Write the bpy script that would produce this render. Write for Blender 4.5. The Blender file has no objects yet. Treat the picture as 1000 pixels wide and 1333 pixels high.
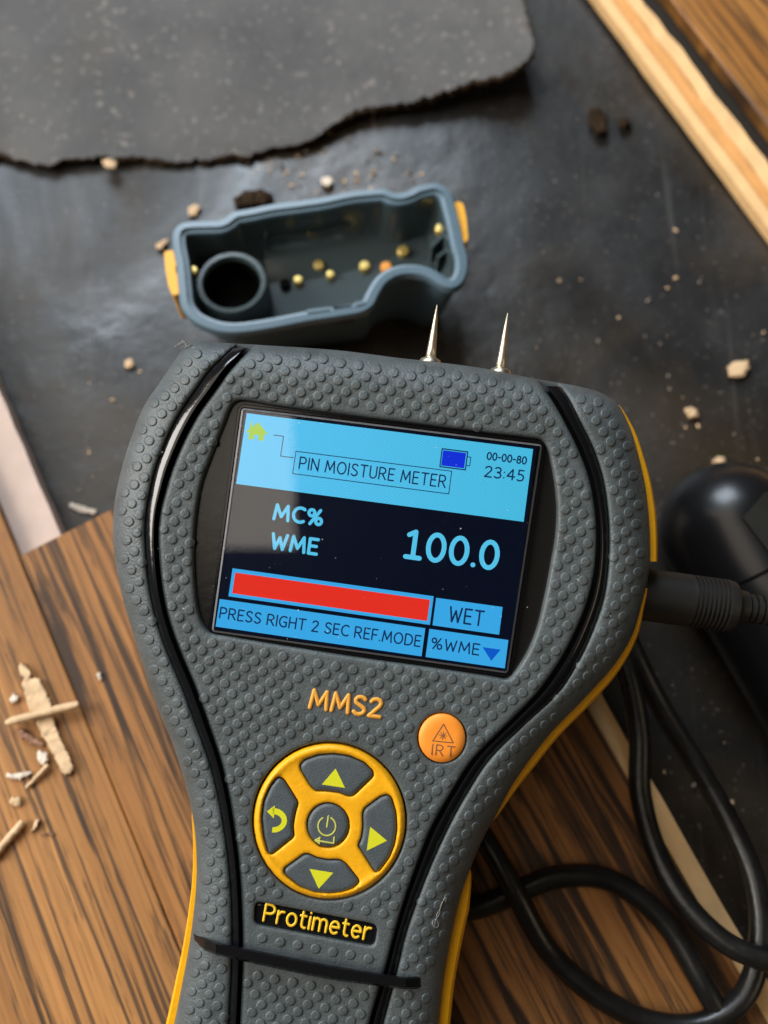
import bpy, math, random
import numpy as np
from mathutils import Matrix, Vector
from mathutils.geometry import delaunay_2d_cdt
random.seed(7); rng = np.random.default_rng(7)
SC = bpy.context.scene
COL = SC.collection

# ------------------------------------------------------------------ camera
FPX = 1200.0            # focal length in photo pixels (photo 1000 x 1333)
DF = 0.150              # camera to the meter's face
TILT = math.radians(17.5)
F0 = 0.215              # camera to the floor along the axis
fwd = np.array([0, math.sin(TILT), -math.cos(TILT)])
upv = np.array([0, math.cos(TILT), math.sin(TILT)])
rgt = np.array([1.0, 0, 0])
CAM = -fwd * F0
cd = bpy.data.cameras.new('camera'); cam = bpy.data.objects.new('camera', cd); COL.objects.link(cam)
cd.sensor_fit = 'HORIZONTAL'; cd.sensor_width = 36.0; cd.lens = FPX / 1000 * 36.0
cd.clip_start = 0.005; cd.clip_end = 50
cam.location = CAM; cam.rotation_euler = (TILT, 0, 0)
cd.dof.use_dof = True; cd.dof.focus_distance = DF + 0.004; cd.dof.aperture_fstop = 16.0
SC.camera = cam
SC.view_settings.view_transform = 'Standard'; SC.view_settings.look = 'None'
SC.view_settings.exposure = 0.0; SC.view_settings.gamma = 1.0
SC.cycles.max_bounces = 10; SC.cycles.transmission_bounces = 8; SC.cycles.caustics_refractive = False
SC.cycles.use_denoising = True

# ------------------------------------------------------------------ light: a dim room, a window and ceiling glow on the left
W = bpy.data.worlds.new('World'); SC.world = W; W.use_nodes = True
W.node_tree.nodes['Background'].inputs[0].default_value = (0.95, 0.86, 0.74, 1)
W.node_tree.nodes['Background'].inputs[1].default_value = 0.035
def area(name, loc, target, sx, sy, power, col):
    l = bpy.data.lights.new(name, 'AREA'); l.shape = 'RECTANGLE'; l.size = sx; l.size_y = sy
    l.energy = power; l.color = col
    o = bpy.data.objects.new(name, l); COL.objects.link(o); o.location = loc
    o.rotation_euler = (Vector(target) - Vector(loc)).to_track_quat('-Z', 'Y').to_euler()
    return o
area('ceiling_glow', (-0.87, 0.08, 1.30), (-0.87, 0.0801, 0), 1.46, 1.10, 10, (1.0, 0.89, 0.76))
area('side_window', (-1.45, 0.10, 0.85), (0, 0.02, 0), 0.9, 0.75, 36, (1.0, 0.95, 0.88))
area('window_light', (-0.45, 1.40, 1.35), (0, 0.05, 0), 0.9, 0.8, 38, (0.78, 0.89, 1.0))
area('warm_fill', (1.3, -0.7, 1.1), (0, 0, 0), 0.7, 0.7, 2.6, (1.0, 0.78, 0.52))  # fill lamp added to light the right side of things

# ------------------------------------------------------------------ helpers
def cp(px, py, h=0.0):
    """points h mm in front of the meter's face plane (or behind it, negative), in world metres"""
    px = np.asarray(px, float); py = np.asarray(py, float); h = np.asarray(h, float) * 0.001
    dep = DF - h
    x = (px - 500) / FPX * dep; y = (666.5 - py) / FPX * dep
    return CAM + x[..., None] * rgt + y[..., None] * upv + dep[..., None] * fwd
def gp(px, py, z=0.0):
    """point on the horizontal plane at height z (metres)"""
    px = np.asarray(px, float); py = np.asarray(py, float)
    d = ((px - 500) / FPX)[..., None] * rgt + ((666.5 - py) / FPX)[..., None] * upv + fwd
    t = (z - CAM[2]) / d[..., 2]
    return CAM + d * t[..., None]
def floor_h(px, py, z=0.0):
    """h (mm, relative to the face plane) of the horizontal plane z under pixel px, py"""
    q = gp(px, py, z)
    return (DF - (q - CAM) @ fwd) * 1000

def empty(name, loc, rot=None, label=None, cat=None, group=None, kind=None):
    o = bpy.data.objects.new(name, None); COL.objects.link(o); o.empty_display_size = 0.01
    m = Matrix.Translation(Vector(loc))
    if rot is not None: m = m @ rot.to_4x4()
    o.matrix_world = m
    tag(o, label, cat, group, kind); return o
WM = {}
def tag(o, label=None, cat=None, group=None, kind=None):
    if label: o['label'] = label
    if cat: o['category'] = cat
    if group: o['group'] = group
    if kind: o['kind'] = kind
    return o
def wmat(o):
    m = o.matrix_basis.copy()
    while o.parent: o = o.parent; m = o.matrix_basis @ m
    return m
def finish(name, V, F, mat, parent=None, smooth=True, origin=None, rot=None, sharp=None):
    """world-space vertices -> one mesh object (own origin when it has no parent or when origin is given)"""
    V = np.asarray(V, float)
    me = bpy.data.meshes.new(name)
    o = bpy.data.objects.new(name, me); COL.objects.link(o)
    if parent is not None: o.parent = parent
    base = wmat(parent) if parent is not None else Matrix()
    if origin is None and parent is None: origin = (V.min(0) + V.max(0)) / 2 * np.array([1, 1, 0]) + np.array([0, 0, V[:, 2].min()])
    if origin is not None:
        m = Matrix.Translation(Vector(origin))
        if rot is not None: m = m @ rot.to_4x4()
        o.matrix_basis = base.inverted() @ m
        base = m
    inv = np.array(base.inverted())
    Vl = V @ inv[:3, :3].T + inv[:3, 3]
    me.from_pydata(Vl.tolist(), [], [list(map(int, f)) for f in F])
    me.update()
    if smooth:
        me.polygons.foreach_set('use_smooth', [True] * len(me.polygons))
        if sharp: me.set_sharp_from_angle(angle=math.radians(sharp))
    if mat is not None: me.materials.append(mat)
    return o
def fix_normals(o):
    import bmesh
    bm = bmesh.new(); bm.from_mesh(o.data); bmesh.ops.recalc_face_normals(bm, faces=bm.faces); bm.to_mesh(o.data); bm.free()
    return o
class MB:
    def __init__(s): s.V = []; s.F = []; s.n = 0
    def add(s, V, F):
        V = np.asarray(V, float); s.V.append(V); s.F += [[i + s.n for i in f] for f in F]; s.n += len(V); return s
    def done(s, name, mat, parent=None, **k): return finish(name, np.concatenate(s.V), s.F, mat, parent, **k)

def catmull(P, step=5.0, closed=False):
    P = np.asarray(P, float); n = len(P); out = []
    segs = n if closed else n - 1
    for i in range(segs):
        p1, p2 = P[i], P[(i + 1) % n]
        p0 = P[i - 1] if (closed or i > 0) else 2 * p1 - p2
        p3 = P[(i + 2) % n] if (closed or i + 2 < n) else 2 * p2 - p1
        k = max(1, int(round(np.linalg.norm((p2 - p1)[:2]) / step)))
        def t_(a, b, t0): return t0 + max(np.linalg.norm(b - a), 1e-9) ** 0.5
        t0 = 0; t1 = t_(p0, p1, t0); t2 = t_(p1, p2, t1); t3 = t_(p2, p3, t2)
        for j in range(k):
            t = t1 + (t2 - t1) * j / k
            A1 = (t1 - t) / (t1 - t0) * p0 + (t - t0) / (t1 - t0) * p1
            A2 = (t2 - t) / (t2 - t1) * p1 + (t - t1) / (t2 - t1) * p2
            A3 = (t3 - t) / (t3 - t2) * p2 + (t - t2) / (t3 - t2) * p3
            B1 = (t2 - t) / (t2 - t0) * A1 + (t - t0) / (t2 - t0) * A2
            B2 = (t3 - t) / (t3 - t1) * A2 + (t - t1) / (t3 - t1) * A3
            out.append((t2 - t) / (t2 - t1) * B1 + (t - t1) / (t2 - t1) * B2)
    if not closed: out.append(P[-1])
    return np.array(out)
def resample(P, n):
    P = np.asarray(P, float); d = np.r_[0, np.cumsum(np.linalg.norm(np.diff(P, axis=0), axis=1))]
    s = np.linspace(0, d[-1], n)
    return np.stack([np.interp(s, d, P[:, k]) for k in range(P.shape[1])], 1)
def normals2(P, closed=False):
    P = np.asarray(P, float)[:, :2]
    t = (np.roll(P, -1, 0) - np.roll(P, 1, 0)) if closed else np.gradient(P, axis=0)
    t /= np.maximum(np.linalg.norm(t, axis=1, keepdims=True), 1e-9)
    return np.stack([t[:, 1], -t[:, 0]], 1)
def area2(P): x, y = P[:, 0], P[:, 1]; return 0.5 * np.sum(x * np.roll(y, -1) - np.roll(x, -1) * y)
def offset(P, d):
    """closed loop moved inward by d"""
    s = 1 if area2(P) > 0 else -1
    return P - normals2(P, True) * d * s
def inside(Q, P):
    Q = np.asarray(Q, float); r = np.zeros(len(Q), bool)
    a, b = P, np.roll(P, -1, 0)
    for i in range(len(P)):
        (x1, y1), (x2, y2) = a[i], b[i]
        if y1 == y2: continue
        c = ((y1 > Q[:, 1]) != (y2 > Q[:, 1])) & (Q[:, 0] < (x2 - x1) * (Q[:, 1] - y1) / (y2 - y1) + x1)
        r ^= c
    return r
def pdist(Q, P, closed=True):
    Q = np.asarray(Q, float); best = np.full(len(Q), 1e9)
    n = len(P) if closed else len(P) - 1
    for i in range(n):
        a = P[i]; b = P[(i + 1) % len(P)]; ab = b - a; L = ab @ ab
        if L < 1e-12: continue
        t = np.clip(((Q - a) @ ab) / L, 0, 1)
        d = np.hypot(*(Q - a - t[:, None] * ab).T)
        np.minimum(best, d, out=best)
    return best
def rounded(P, r, k=5):
    """polygon with its corners rounded by r"""
    P = np.asarray(P, float); out = []; n = len(P)
    for i in range(n):
        p = P[i]; a = P[i - 1] - p; b = P[(i + 1) % n] - p
        la, lb = np.linalg.norm(a), np.linalg.norm(b); rr = min(r, la * .45, lb * .45)
        s, e = p + a / la * rr, p + b / lb * rr
        for t in np.linspace(0, 1, k): out.append((1 - t) ** 2 * s + 2 * t * (1 - t) * p + t * t * e)
    return np.array(out)
def densify(P, step):
    out = []
    for i in range(len(P)):
        a, b = P[i], P[(i + 1) % len(P)]; k = max(1, int(round(np.linalg.norm(b - a) / step)))
        for j in range(k): out.append(a + (b - a) * j / k)
    return np.array(out)

def plate(name, outer, hfun, mat, parent, holes=(), ring=(0,), hring=(0,), grid=9.0, skirt=2.5, smooth=True, flat=None):
    """a sheet triangulated inside a pixel outline, with real holes, heights from hfun, and every rim turned down as a wall"""
    loops = [np.asarray(outer, float)] + [np.asarray(h, float) for h in holes]
    pts = []; edges = []
    for L in loops:
        s = len(pts); pts += L.tolist(); edges += [(s + i, s + (i + 1) % len(L)) for i in range(len(L))]
    extra = []
    for d in ring[1:]: extra.append(offset(loops[0], d))
    for L in loops[1:]:
        for d in hring[1:]: extra.append(offset(L, -d))
    lo, hi = loops[0].min(0), loops[0].max(0)
    if grid:
        gx, gy = np.meshgrid(np.arange(lo[0], hi[0], grid), np.arange(lo[1], hi[1], grid)); gx = gx.copy(); gx[1::2] += grid / 2
        G = np.stack([gx.ravel(), gy.ravel()], 1); extra.append(G)
    if extra:
        E = np.concatenate(extra); ok = inside(E, loops[0]) & (pdist(E, loops[0]) > (ring[1] * .6 if len(ring) > 1 else 2))
        for L in loops[1:]: ok &= ~inside(E, L) & (pdist(E, L) > (hring[1] * .6 if len(hring) > 1 else 2))
        E = E[ok]; key = np.round(E / 1.2).astype(int); _, u = np.unique(key, axis=0, return_index=True)
        pts += E[np.sort(u)].tolist()
    v, e, f = delaunay_2d_cdt([Vector(p) for p in pts], edges, [], 0, 1e-4)[:3]
    V2 = np.array([(p.x, p.y) for p in v]); T = np.array(f)
    C = V2[T].mean(1); keep = inside(C, loops[0])
    for L in loops[1:]: keep &= ~inside(C, L)
    T = T[keep]
    a = np.cross(V2[T[:, 1]] - V2[T[:, 0]], V2[T[:, 2]] - V2[T[:, 0]]); T[a > 0] = T[a > 0][:, ::-1]
    h = hfun(V2, loops); V = cp(V2[:, 0], V2[:, 1], h)
    cnt = {}
    for t in T:
        for i in range(3):
            k = (t[i], t[(i + 1) % 3]); cnt[k] = 1
    F = T.tolist(); new = {}; V = V.tolist()
    if skirt:
        def dn(i):
            if i not in new:
                new[i] = len(V); V.append((np.array(V[i]) + fwd * skirt * .001).tolist())
            return new[i]
        for (i, j) in list(cnt):
            if (j, i) not in cnt: F.append([j, i, dn(i), dn(j)])
    return finish(name, V, F, mat, parent, smooth=smooth, sharp=50)

def round_drop(d, T, R):
    t = np.clip(1 - d / T, 0, 1); return R * (1 - np.sqrt(np.maximum(0, 1 - t * t)))
def edge_round(T, R, base=0.0, dome=0.0):
    def f(V2, loops):
        d = np.min([pdist(V2, L) for L in loops], 0)
        return base - round_drop(d, T, R) + dome * np.minimum(d, 30) / 30
    return f

def capsule(p, q, r, hh, h0, mb, fmap=None, n=6):
    """a rounded stroke from pixel p to pixel q standing hh mm proud of h0"""
    p = np.asarray(p, float); q = np.asarray(q, float); d = q - p; L = np.linalg.norm(d)
    d = d / L if L > 1e-9 else np.array([1.0, 0]); nrm = np.array([-d[1], d[0]])
    ring = [q + r * (d * math.cos(a) + nrm * math.sin(a)) for a in np.linspace(-math.pi / 2, math.pi / 2, n)]
    ring += [p + r * (-d * math.cos(a) - nrm * math.sin(a)) for a in np.linspace(-math.pi / 2, math.pi / 2, n)]
    ring = np.array(ring); m = len(ring)
    cen = np.array([q] * n + [p] * n); mid = cen + (ring - cen) * .72
    h0a = h0(ring) if callable(h0) else np.full(m, h0)
    h0c = h0(cen) if callable(h0) else np.full(m, h0)
    V = np.concatenate([cp(*ring.T, h0a - hh * .5), cp(*ring.T, h0a + hh * .35), cp(*mid.T, h0c + hh * .85), cp(*cen[[0, n]].T, h0c[[0, n]] + hh)])
    F = []
    for i in range(m):
        j = (i + 1) % m
        F.append([i, j, m + j, m + i]); F.append([m + i, m + j, 2 * m + j, 2 * m + i])
        ci = 3 * m if i < n else 3 * m + 1; cj = 3 * m if j < n else 3 * m + 1
        F.append([2 * m + i, 2 * m + j, ci] if ci == cj else [2 * m + i, 2 * m + j, cj, ci])
    mb.add(V, F)
def stroke(P, r, hh, h0, mb):
    for a, b in zip(P[:-1], P[1:]): capsule(a, b, r, hh, h0, mb)

def prism(name, poly, z0, z1, mat, parent=None, smooth=False, **k):
    """world-space polygon (n x 2 or n x 3) raised from z0 to z1"""
    P = np.asarray(poly, float)[:, :2]
    if area2(P) < 0: P = P[::-1]
    n = len(P); V = np.concatenate([np.c_[P, np.full(n, z0)], np.c_[P, np.full(n, z1)]])
    F = [list(range(n))[::-1], list(range(n, 2 * n))] + [[i, (i + 1) % n, n + (i + 1) % n, n + i] for i in range(n)]
    return finish(name, V, F, mat, parent, smooth=smooth, **k)
def tube(P, R, seg=14, cap=True):
    """swept round tube through world points, radius per point"""
    P = np.asarray(P, float); n = len(P); R = np.broadcast_to(np.asarray(R, float), (n,))
    T = np.gradient(P, axis=0); T /= np.linalg.norm(T, axis=1, keepdims=True)
    u = np.cross(T[0], [0.3, 0.1, 1.0]); u /= np.linalg.norm(u); V = []
    for i in range(n):
        u = u - T[i] * (u @ T[i]); u /= np.linalg.norm(u); w = np.cross(T[i], u)
        a = np.linspace(0, 2 * math.pi, seg, endpoint=False)
        V.append(P[i] + R[i] * (np.cos(a)[:, None] * u + np.sin(a)[:, None] * w))
    V = np.concatenate(V); F = []
    for i in range(n - 1):
        for j in range(seg):
            k = (j + 1) % seg; F.append([i * seg + j, i * seg + k, (i + 1) * seg + k, (i + 1) * seg + j])
    if cap: F.append(list(range(seg))[::-1]); F.append(list(range((n - 1) * seg, n * seg)))
    return V, F

# ------------------------------------------------------------------ materials
def M(name, col, rough=0.5, metal=0.0, spec=0.5, coat=0.0, emit=None, es=0.0, bump=0.0, bscale=600, var=0.0, vscale=120, trans=0.0, ior=1.46):
    m = bpy.data.materials.new(name); m.use_nodes = True; nt = m.node_tree; b = nt.nodes['Principled BSDF']
    b.inputs['Base Color'].default_value = (*col, 1); b.inputs['Roughness'].default_value = rough
    b.inputs['Metallic'].default_value = metal; b.inputs['Specular IOR Level'].default_value = spec
    b.inputs['Coat Weight'].default_value = coat; b.inputs['Coat Roughness'].default_value = 0.06
    b.inputs['Transmission Weight'].default_value = trans; b.inputs['IOR'].default_value = ior
    if emit: b.inputs['Emission Color'].default_value = (*emit, 1); b.inputs['Emission Strength'].default_value = es
    if bump or var:
        tc = nt.nodes.new('ShaderNodeTexCoord')
    if bump:
        n = nt.nodes.new('ShaderNodeTexNoise'); n.inputs['Scale'].default_value = bscale; n.inputs['Detail'].default_value = 4
        nt.links.new(tc.outputs['Object'], n.inputs['Vector'])
        bp = nt.nodes.new('ShaderNodeBump'); bp.inputs['Strength'].default_value = bump; bp.inputs['Distance'].default_value = 0.0004
        nt.links.new(n.outputs[0], bp.inputs['Height']); nt.links.new(bp.outputs[0], b.inputs['Normal'])
    if var:
        n = nt.nodes.new('ShaderNodeTexNoise'); n.inputs['Scale'].default_value = vscale; n.inputs['Detail'].default_value = 5; n.inputs['Roughness'].default_value = .65
        nt.links.new(tc.outputs['Object'], n.inputs['Vector'])
        r = nt.nodes.new('ShaderNodeValToRGB'); r.color_ramp.elements[0].position = .3; r.color_ramp.elements[1].position = .7
        r.color_ramp.elements[0].color = (*[c * (1 - var) for c in col], 1); r.color_ramp.elements[1].color = (*[min(1, c * (1 + var)) for c in col], 1)
        nt.links.new(n.outputs[0], r.inputs[0]); nt.links.new(r.outputs[0], b.inputs['Base Color'])
        mr = nt.nodes.new('ShaderNodeMapRange'); mr.inputs['To Min'].default_value = max(0.02, rough - .12 * min(1, var * 3)); mr.inputs['To Max'].default_value = min(1, rough + .12 * min(1, var * 3))
        nt.links.new(n.outputs[0], mr.inputs['Value']); nt.links.new(mr.outputs[0], b.inputs['Roughness'])
    return m
def ramp(nt, stops, src):
    r = nt.nodes.new('ShaderNodeValToRGB'); e = r.color_ramp.elements
    while len(e) < len(stops): e.new(0.5)
    for k, (p, c) in zip(e, stops): k.position = p; k.color = (*c, 1)
    nt.links.new(src, r.inputs[0]); return r.outputs[0]
def noise(nt, vec, scale, detail=4, rough=.5, dist=0.0):
    n = nt.nodes.new('ShaderNodeTexNoise'); n.inputs['Scale'].default_value = scale; n.inputs['Detail'].default_value = detail
    n.inputs['Roughness'].default_value = rough; n.inputs['Distortion'].default_value = dist
    nt.links.new(vec, n.inputs['Vector']); return n.outputs[0]
def mapping(nt, scale, loc=(0, 0, 0), rot=(0, 0, 0)):
    tc = nt.nodes.new('ShaderNodeTexCoord'); m = nt.nodes.new('ShaderNodeMapping')
    m.inputs['Scale'].default_value = scale; m.inputs['Location'].default_value = loc; m.inputs['Rotation'].default_value = rot
    nt.links.new(tc.outputs['Object'], m.inputs['Vector']); return m.outputs[0]
def mix(nt, fac, a, b, mode='MIX'):
    n = nt.nodes.new('ShaderNodeMix'); n.data_type = 'RGBA'; n.blend_type = mode
    if hasattr(fac, 'links'): nt.links.new(fac, n.inputs[0])
    else: n.inputs[0].default_value = fac
    for s, i in ((a, 6), (b, 7)):
        if hasattr(s, 'links'): nt.links.new(s, n.inputs[i])
        else: n.inputs[i].default_value = (*s, 1)
    return n.outputs[2]
def wood(name, light, mid, dark, seed, streak=.5):
    m = bpy.data.materials.new(name); m.use_nodes = True; nt = m.node_tree; b = nt.nodes['Principled BSDF']
    broad = noise(nt, mapping(nt, (34, 2.6, 1), (seed, seed * .37, 0)), 1.6, 4, .55, .5)
    base = ramp(nt, [(.28, mid), (.5, tuple((a + c) / 2 for a, c in zip(light, mid))), (.68, light)], broad)
    fine = noise(nt, mapping(nt, (420, 9, 1), (seed * 2, 1, 0)), 1.5, 5, .7, .2)
    base = mix(nt, ramp(nt, [(.35, (.55, .55, .55)), (.62, (0, 0, 0))], fine), base, tuple(c * .45 for c in mid))
    st = noise(nt, mapping(nt, (150, 6.0, 1), (seed * 1.7, seed, 0)), 1.5, 6, .66, 1.2)
    ad = nt.nodes.new('ShaderNodeMath'); ad.operation = 'MULTIPLY_ADD'; ad.inputs[1].default_value = .22; nt.links.new(fine, ad.inputs[0]); nt.links.new(st, ad.inputs[2])
    big = noise(nt, mapping(nt, (60, 2.2, 1), (seed, 2.1, 0)), 1.2, 3, .5, .4)
    ad2 = nt.nodes.new('ShaderNodeMath'); ad2.operation = 'MULTIPLY_ADD'; ad2.inputs[1].default_value = .34; nt.links.new(big, ad2.inputs[0]); nt.links.new(ad.outputs[0], ad2.inputs[2])
    o_ = streak + .27
    base = mix(nt, ramp(nt, [(o_ + .02, (0, 0, 0)), (o_ + .07, (.60, .60, .60)), (o_ + .13, (.95, .95, .95))], ad2.outputs[0]), base, dark)
    ln = noise(nt, mapping(nt, (430, 5.5, 1), (seed * .7, seed, 0)), 1.4, 3, .55, .3)
    base = mix(nt, ramp(nt, [(.555, (0, 0, 0)), (.62, (.85, .85, .85))], ln), base, tuple(c * 1.5 for c in dark))
    pore = noise(nt, mapping(nt, (640, 34, 1), (3, seed, 0)), 1.4, 4, .65)
    base = mix(nt, ramp(nt, [(.56, (0, 0, 0)), (.66, (.72, .72, .72))], pore), base, dark)
    nt.links.new(base, b.inputs['Base Color'])
    rr = nt.nodes.new('ShaderNodeMapRange'); rr.inputs['To Min'].default_value = .42; rr.inputs['To Max'].default_value = .6
    nt.links.new(fine, rr.inputs['Value']); nt.links.new(rr.outputs[0], b.inputs['Roughness'])
    b.inputs['Specular IOR Level'].default_value = .28
    bp = nt.nodes.new('ShaderNodeBump'); bp.inputs['Strength'].default_value = .35; bp.inputs['Distance'].default_value = .0003
    nt.links.new(fine, bp.inputs['Height']); nt.links.new(bp.outputs[0], b.inputs['Normal'])
    return m
mat_rubber = M('grey_rubber', (.072, .086, .090), .45, spec=.5, bump=.35, bscale=2600, var=.24, vscale=190)
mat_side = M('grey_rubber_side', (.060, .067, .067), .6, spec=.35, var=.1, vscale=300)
mat_black = M('black_gloss_plastic', (.006, .006, .007), .13, spec=.5, bump=.05, bscale=900)
mat_chassis = M('black_matt_plastic', (.006, .006, .006), .6, spec=.3)
mat_bezel = M('bezel_plastic', (.010, .009, .008), .22, spec=.5, bump=.06, bscale=500)
mat_yellow = M('yellow_plastic', (.80, .38, .008), .40, spec=.4, bump=.12, bscale=1500, var=.06, vscale=500)
mat_orange = M('orange_rubber', (.88, .28, .03), .45, spec=.4, var=.05, vscale=500)
mat_button = M('slate_button_rubber', (.068, .083, .092), .45, spec=.45, bump=.2, bscale=2600, var=.08, vscale=500)
mat_mark = M('lime_print', (.62, .62, .02), .5, spec=.3)
mat_letter = M('amber_letters', (.72, .33, .045), .45, spec=.4)
mat_brandletter = M('yellow_letters', (.80, .50, .025), .4, spec=.4)
mat_ink = M('grey_ink', (.22, .10, .045), .6, spec=.2)
mat_steel = M('worn_steel', (.74, .67, .54), .36, metal=1.0, bump=.08, bscale=1400, var=.06, vscale=900)
mat_lens = M('clear_lens', (.96, .97, .98), 0.0, trans=1.0, ior=1.45)
mat_lensglint = M('lens_glint_grey', (.10, .10, .105), .25, spec=.5)
def emis(name, col, s=1.0, lines=False):
    m = bpy.data.materials.new(name); m.use_nodes = True; nt = m.node_tree; b = nt.nodes['Principled BSDF']
    b.inputs['Base Color'].default_value = (0.002, 0.002, 0.003, 1); b.inputs['Roughness'].default_value = .3; b.inputs['Specular IOR Level'].default_value = .1
    b.inputs['Emission Color'].default_value = (*col, 1); b.inputs['Emission Strength'].default_value = s
    if lines:   # the fine pixel rows of the panel
        w = nt.nodes.new('ShaderNodeTexWave'); w.inputs['Scale'].default_value = 760; w.inputs['Distortion'].default_value = .9; w.inputs['Detail'].default_value = 1
        nt.links.new(mapping(nt, (1, 1, 1), rot=(0, 0, math.radians(52))), w.inputs['Vector'])
        e = ramp(nt, [(0, tuple(c * .86 for c in col)), (1, tuple(min(1, c * 1.08) for c in col))], w.outputs[1])
        tn = nt.nodes.new('ShaderNodeTexCoord'); sx = nt.nodes.new('ShaderNodeSeparateXYZ'); nt.links.new(tn.outputs['Generated'], sx.inputs[0])   # viewing angle of the panel: greener towards one side
        e = mix(nt, ramp(nt, [(0, (.55, .55, .55)), (.45, (.1, .1, .1)), (1, (.0, .0, .0))], sx.outputs[0]), e, lin(96, 205, 255))
        e = mix(nt, ramp(nt, [(.4, (0, 0, 0)), (1, (.6, .6, .6))], sx.outputs[0]), e, lin(66, 190, 222))
        nt.links.new(e, b.inputs['Emission Color'])
    return m
def lin(r, g, b): return tuple(((c / 255 + .055) / 1.055) ** 2.4 if c > 10 else c / 255 / 12.92 for c in (r, g, b))
mat_lcd = emis('lcd_dark', lin(3, 12, 34), .8)
mat_cyan = emis('lcd_cyan', lin(84, 198, 243), 1.0, True)
mat_cyan2 = emis('lcd_cyan_low', lin(58, 172, 236), 1.0)
mat_cyan3 = emis('lcd_cyan_figures', lin(88, 200, 240), 1.0)
mat_red = emis('lcd_red', lin(236, 48, 34), 1.0)
mat_blue = emis('lcd_blue', lin(16, 50, 222), 1.0)
mat_blue2 = emis('lcd_blue_arrow', lin(10, 92, 205), 1.0)
mat_lime = emis('lcd_lime', lin(165, 205, 40), 1.0)
mat_navy = emis('lcd_navy', lin(14, 48, 92), 1.0)

# ------------------------------------------------------------------ floor, boards and the black sheet
PA = math.radians(117.2)                       # run of the boards
pdir = np.array([math.cos(PA), math.sin(PA), 0]); pper = np.array([math.sin(PA), -math.cos(PA), 0])
ROT = Matrix.Rotation(PA - math.pi / 2, 3, 'Z')
ZS = -0.011
def line_pt(base, a, b): return base + pdir * a + pper * b
mat_w1 = wood('oak_board', (.44, .198, .058), (.255, .102, .028), (.024, .013, .008), 1.3, .505)
mat_w2 = wood('oak_board_pale', (.48, .225, .070), (.285, .122, .034), (.028, .016, .010), 6.1, .515)
mat_w3 = wood('oak_board_dark', (.50, .225, .052), (.30, .120, .022), (.028, .015, .008), 11.7, .49)
mat_coreorange = M('board_core_orange', (.60, .30, .10), .6, spec=.2, bump=.3, bscale=700, var=.12, vscale=160)
mat_core = M('board_core', (.66, .42, .20), .6, spec=.2, bump=.3, bscale=700, var=.10, vscale=160)
mat_corepale = M('board_core_grey', (.52, .40, .34), .6, spec=.2, bump=.25, bscale=700, var=.08, vscale=120)
mat_seam = M('seam_dark', (.018, .014, .010), .6, spec=.2, bump=.5, bscale=900)

# black sheet
m = bpy.data.materials.new('black_sheet'); m.use_nodes = True; nt = m.node_tree; b = nt.nodes['Principled BSDF']
cl = noise(nt, mapping(nt, (1, 1, 1)), 26, 6, .62, .4)
bs = ramp(nt, [(.30, (.007, .007, .007)), (.55, (.014, .0135, .0135)), (.75, (.030, .029, .029))], cl)
scuff = noise(nt, mapping(nt, (160, 6, 1), rot=(0, 0, -(PA - math.pi / 2))), 1.2, 5, .6, .5)
bs = mix(nt, ramp(nt, [(.60, (0, 0, 0)), (.78, (.55, .55, .55))], scuff), bs, (.10, .095, .09))
dirt = noise(nt, mapping(nt, (1, 1, 1), (4, 2, 0)), 14, 5, .6, .8)
bs = mix(nt, ramp(nt, [(.44, (0, 0, 0)), (.60, (.75, .75, .75))], dirt), bs, (.034, .024, .014))
dust = noise(nt, mapping(nt, (1, 1, 1)), 900, 2, .5)
bs = mix(nt, ramp(nt, [(.66, (0, 0, 0)), (.74, (.5, .5, .5))], dust), bs, (.22, .19, .16))
nt.links.new(bs, b.inputs['Base Color']); b.inputs['Specular IOR Level'].default_value = .42
mr = nt.nodes.new('ShaderNodeMapRange'); mr.inputs['From Min'].default_value = .3; mr.inputs['From Max'].default_value = .7; mr.inputs['To Min'].default_value = .22; mr.inputs['To Max'].default_value = .60
nt.links.new(noise(nt, mapping(nt, (1, 1, 1), (7, 3, 0)), 17, 6, .6, .8), mr.inputs['Value']); nt.links.new(mr.outputs[0], b.inputs['Roughness'])
bp = nt.nodes.new('ShaderNodeBump'); bp.inputs['Strength'].default_value = .5; bp.inputs['Distance'].default_value = .002
nt.links.new(noise(nt, mapping(nt, (1, 1, 1)), 34, 4, .5), bp.inputs['Height']); nt.links.new(bp.outputs[0], b.inputs['Normal'])
mat_sheet = m
# gently waved sheet
nx, ny = 90, 90
X, Y = np.meshgrid(np.linspace(-.45, .45, nx), np.linspace(-.35, .55, ny))
u = X * pdir[0] + Y * pdir[1]; w = X * pper[0] + Y * pper[1]
Z = ZS + .0006 * np.sin(w * 90 + 1) + .0005 * np.sin(u * 40 + w * 55)
V = np.stack([X.ravel(), Y.ravel(), Z.ravel()], 1)
Fq = [[j * nx + i, j * nx + i + 1, (j + 1) * nx + i + 1, (j + 1) * nx + i] for j in range(ny - 1) for i in range(nx - 1)]
sheet = finish('subfloor', V, Fq, mat_sheet, None); tag(sheet, kind='structure')

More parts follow.
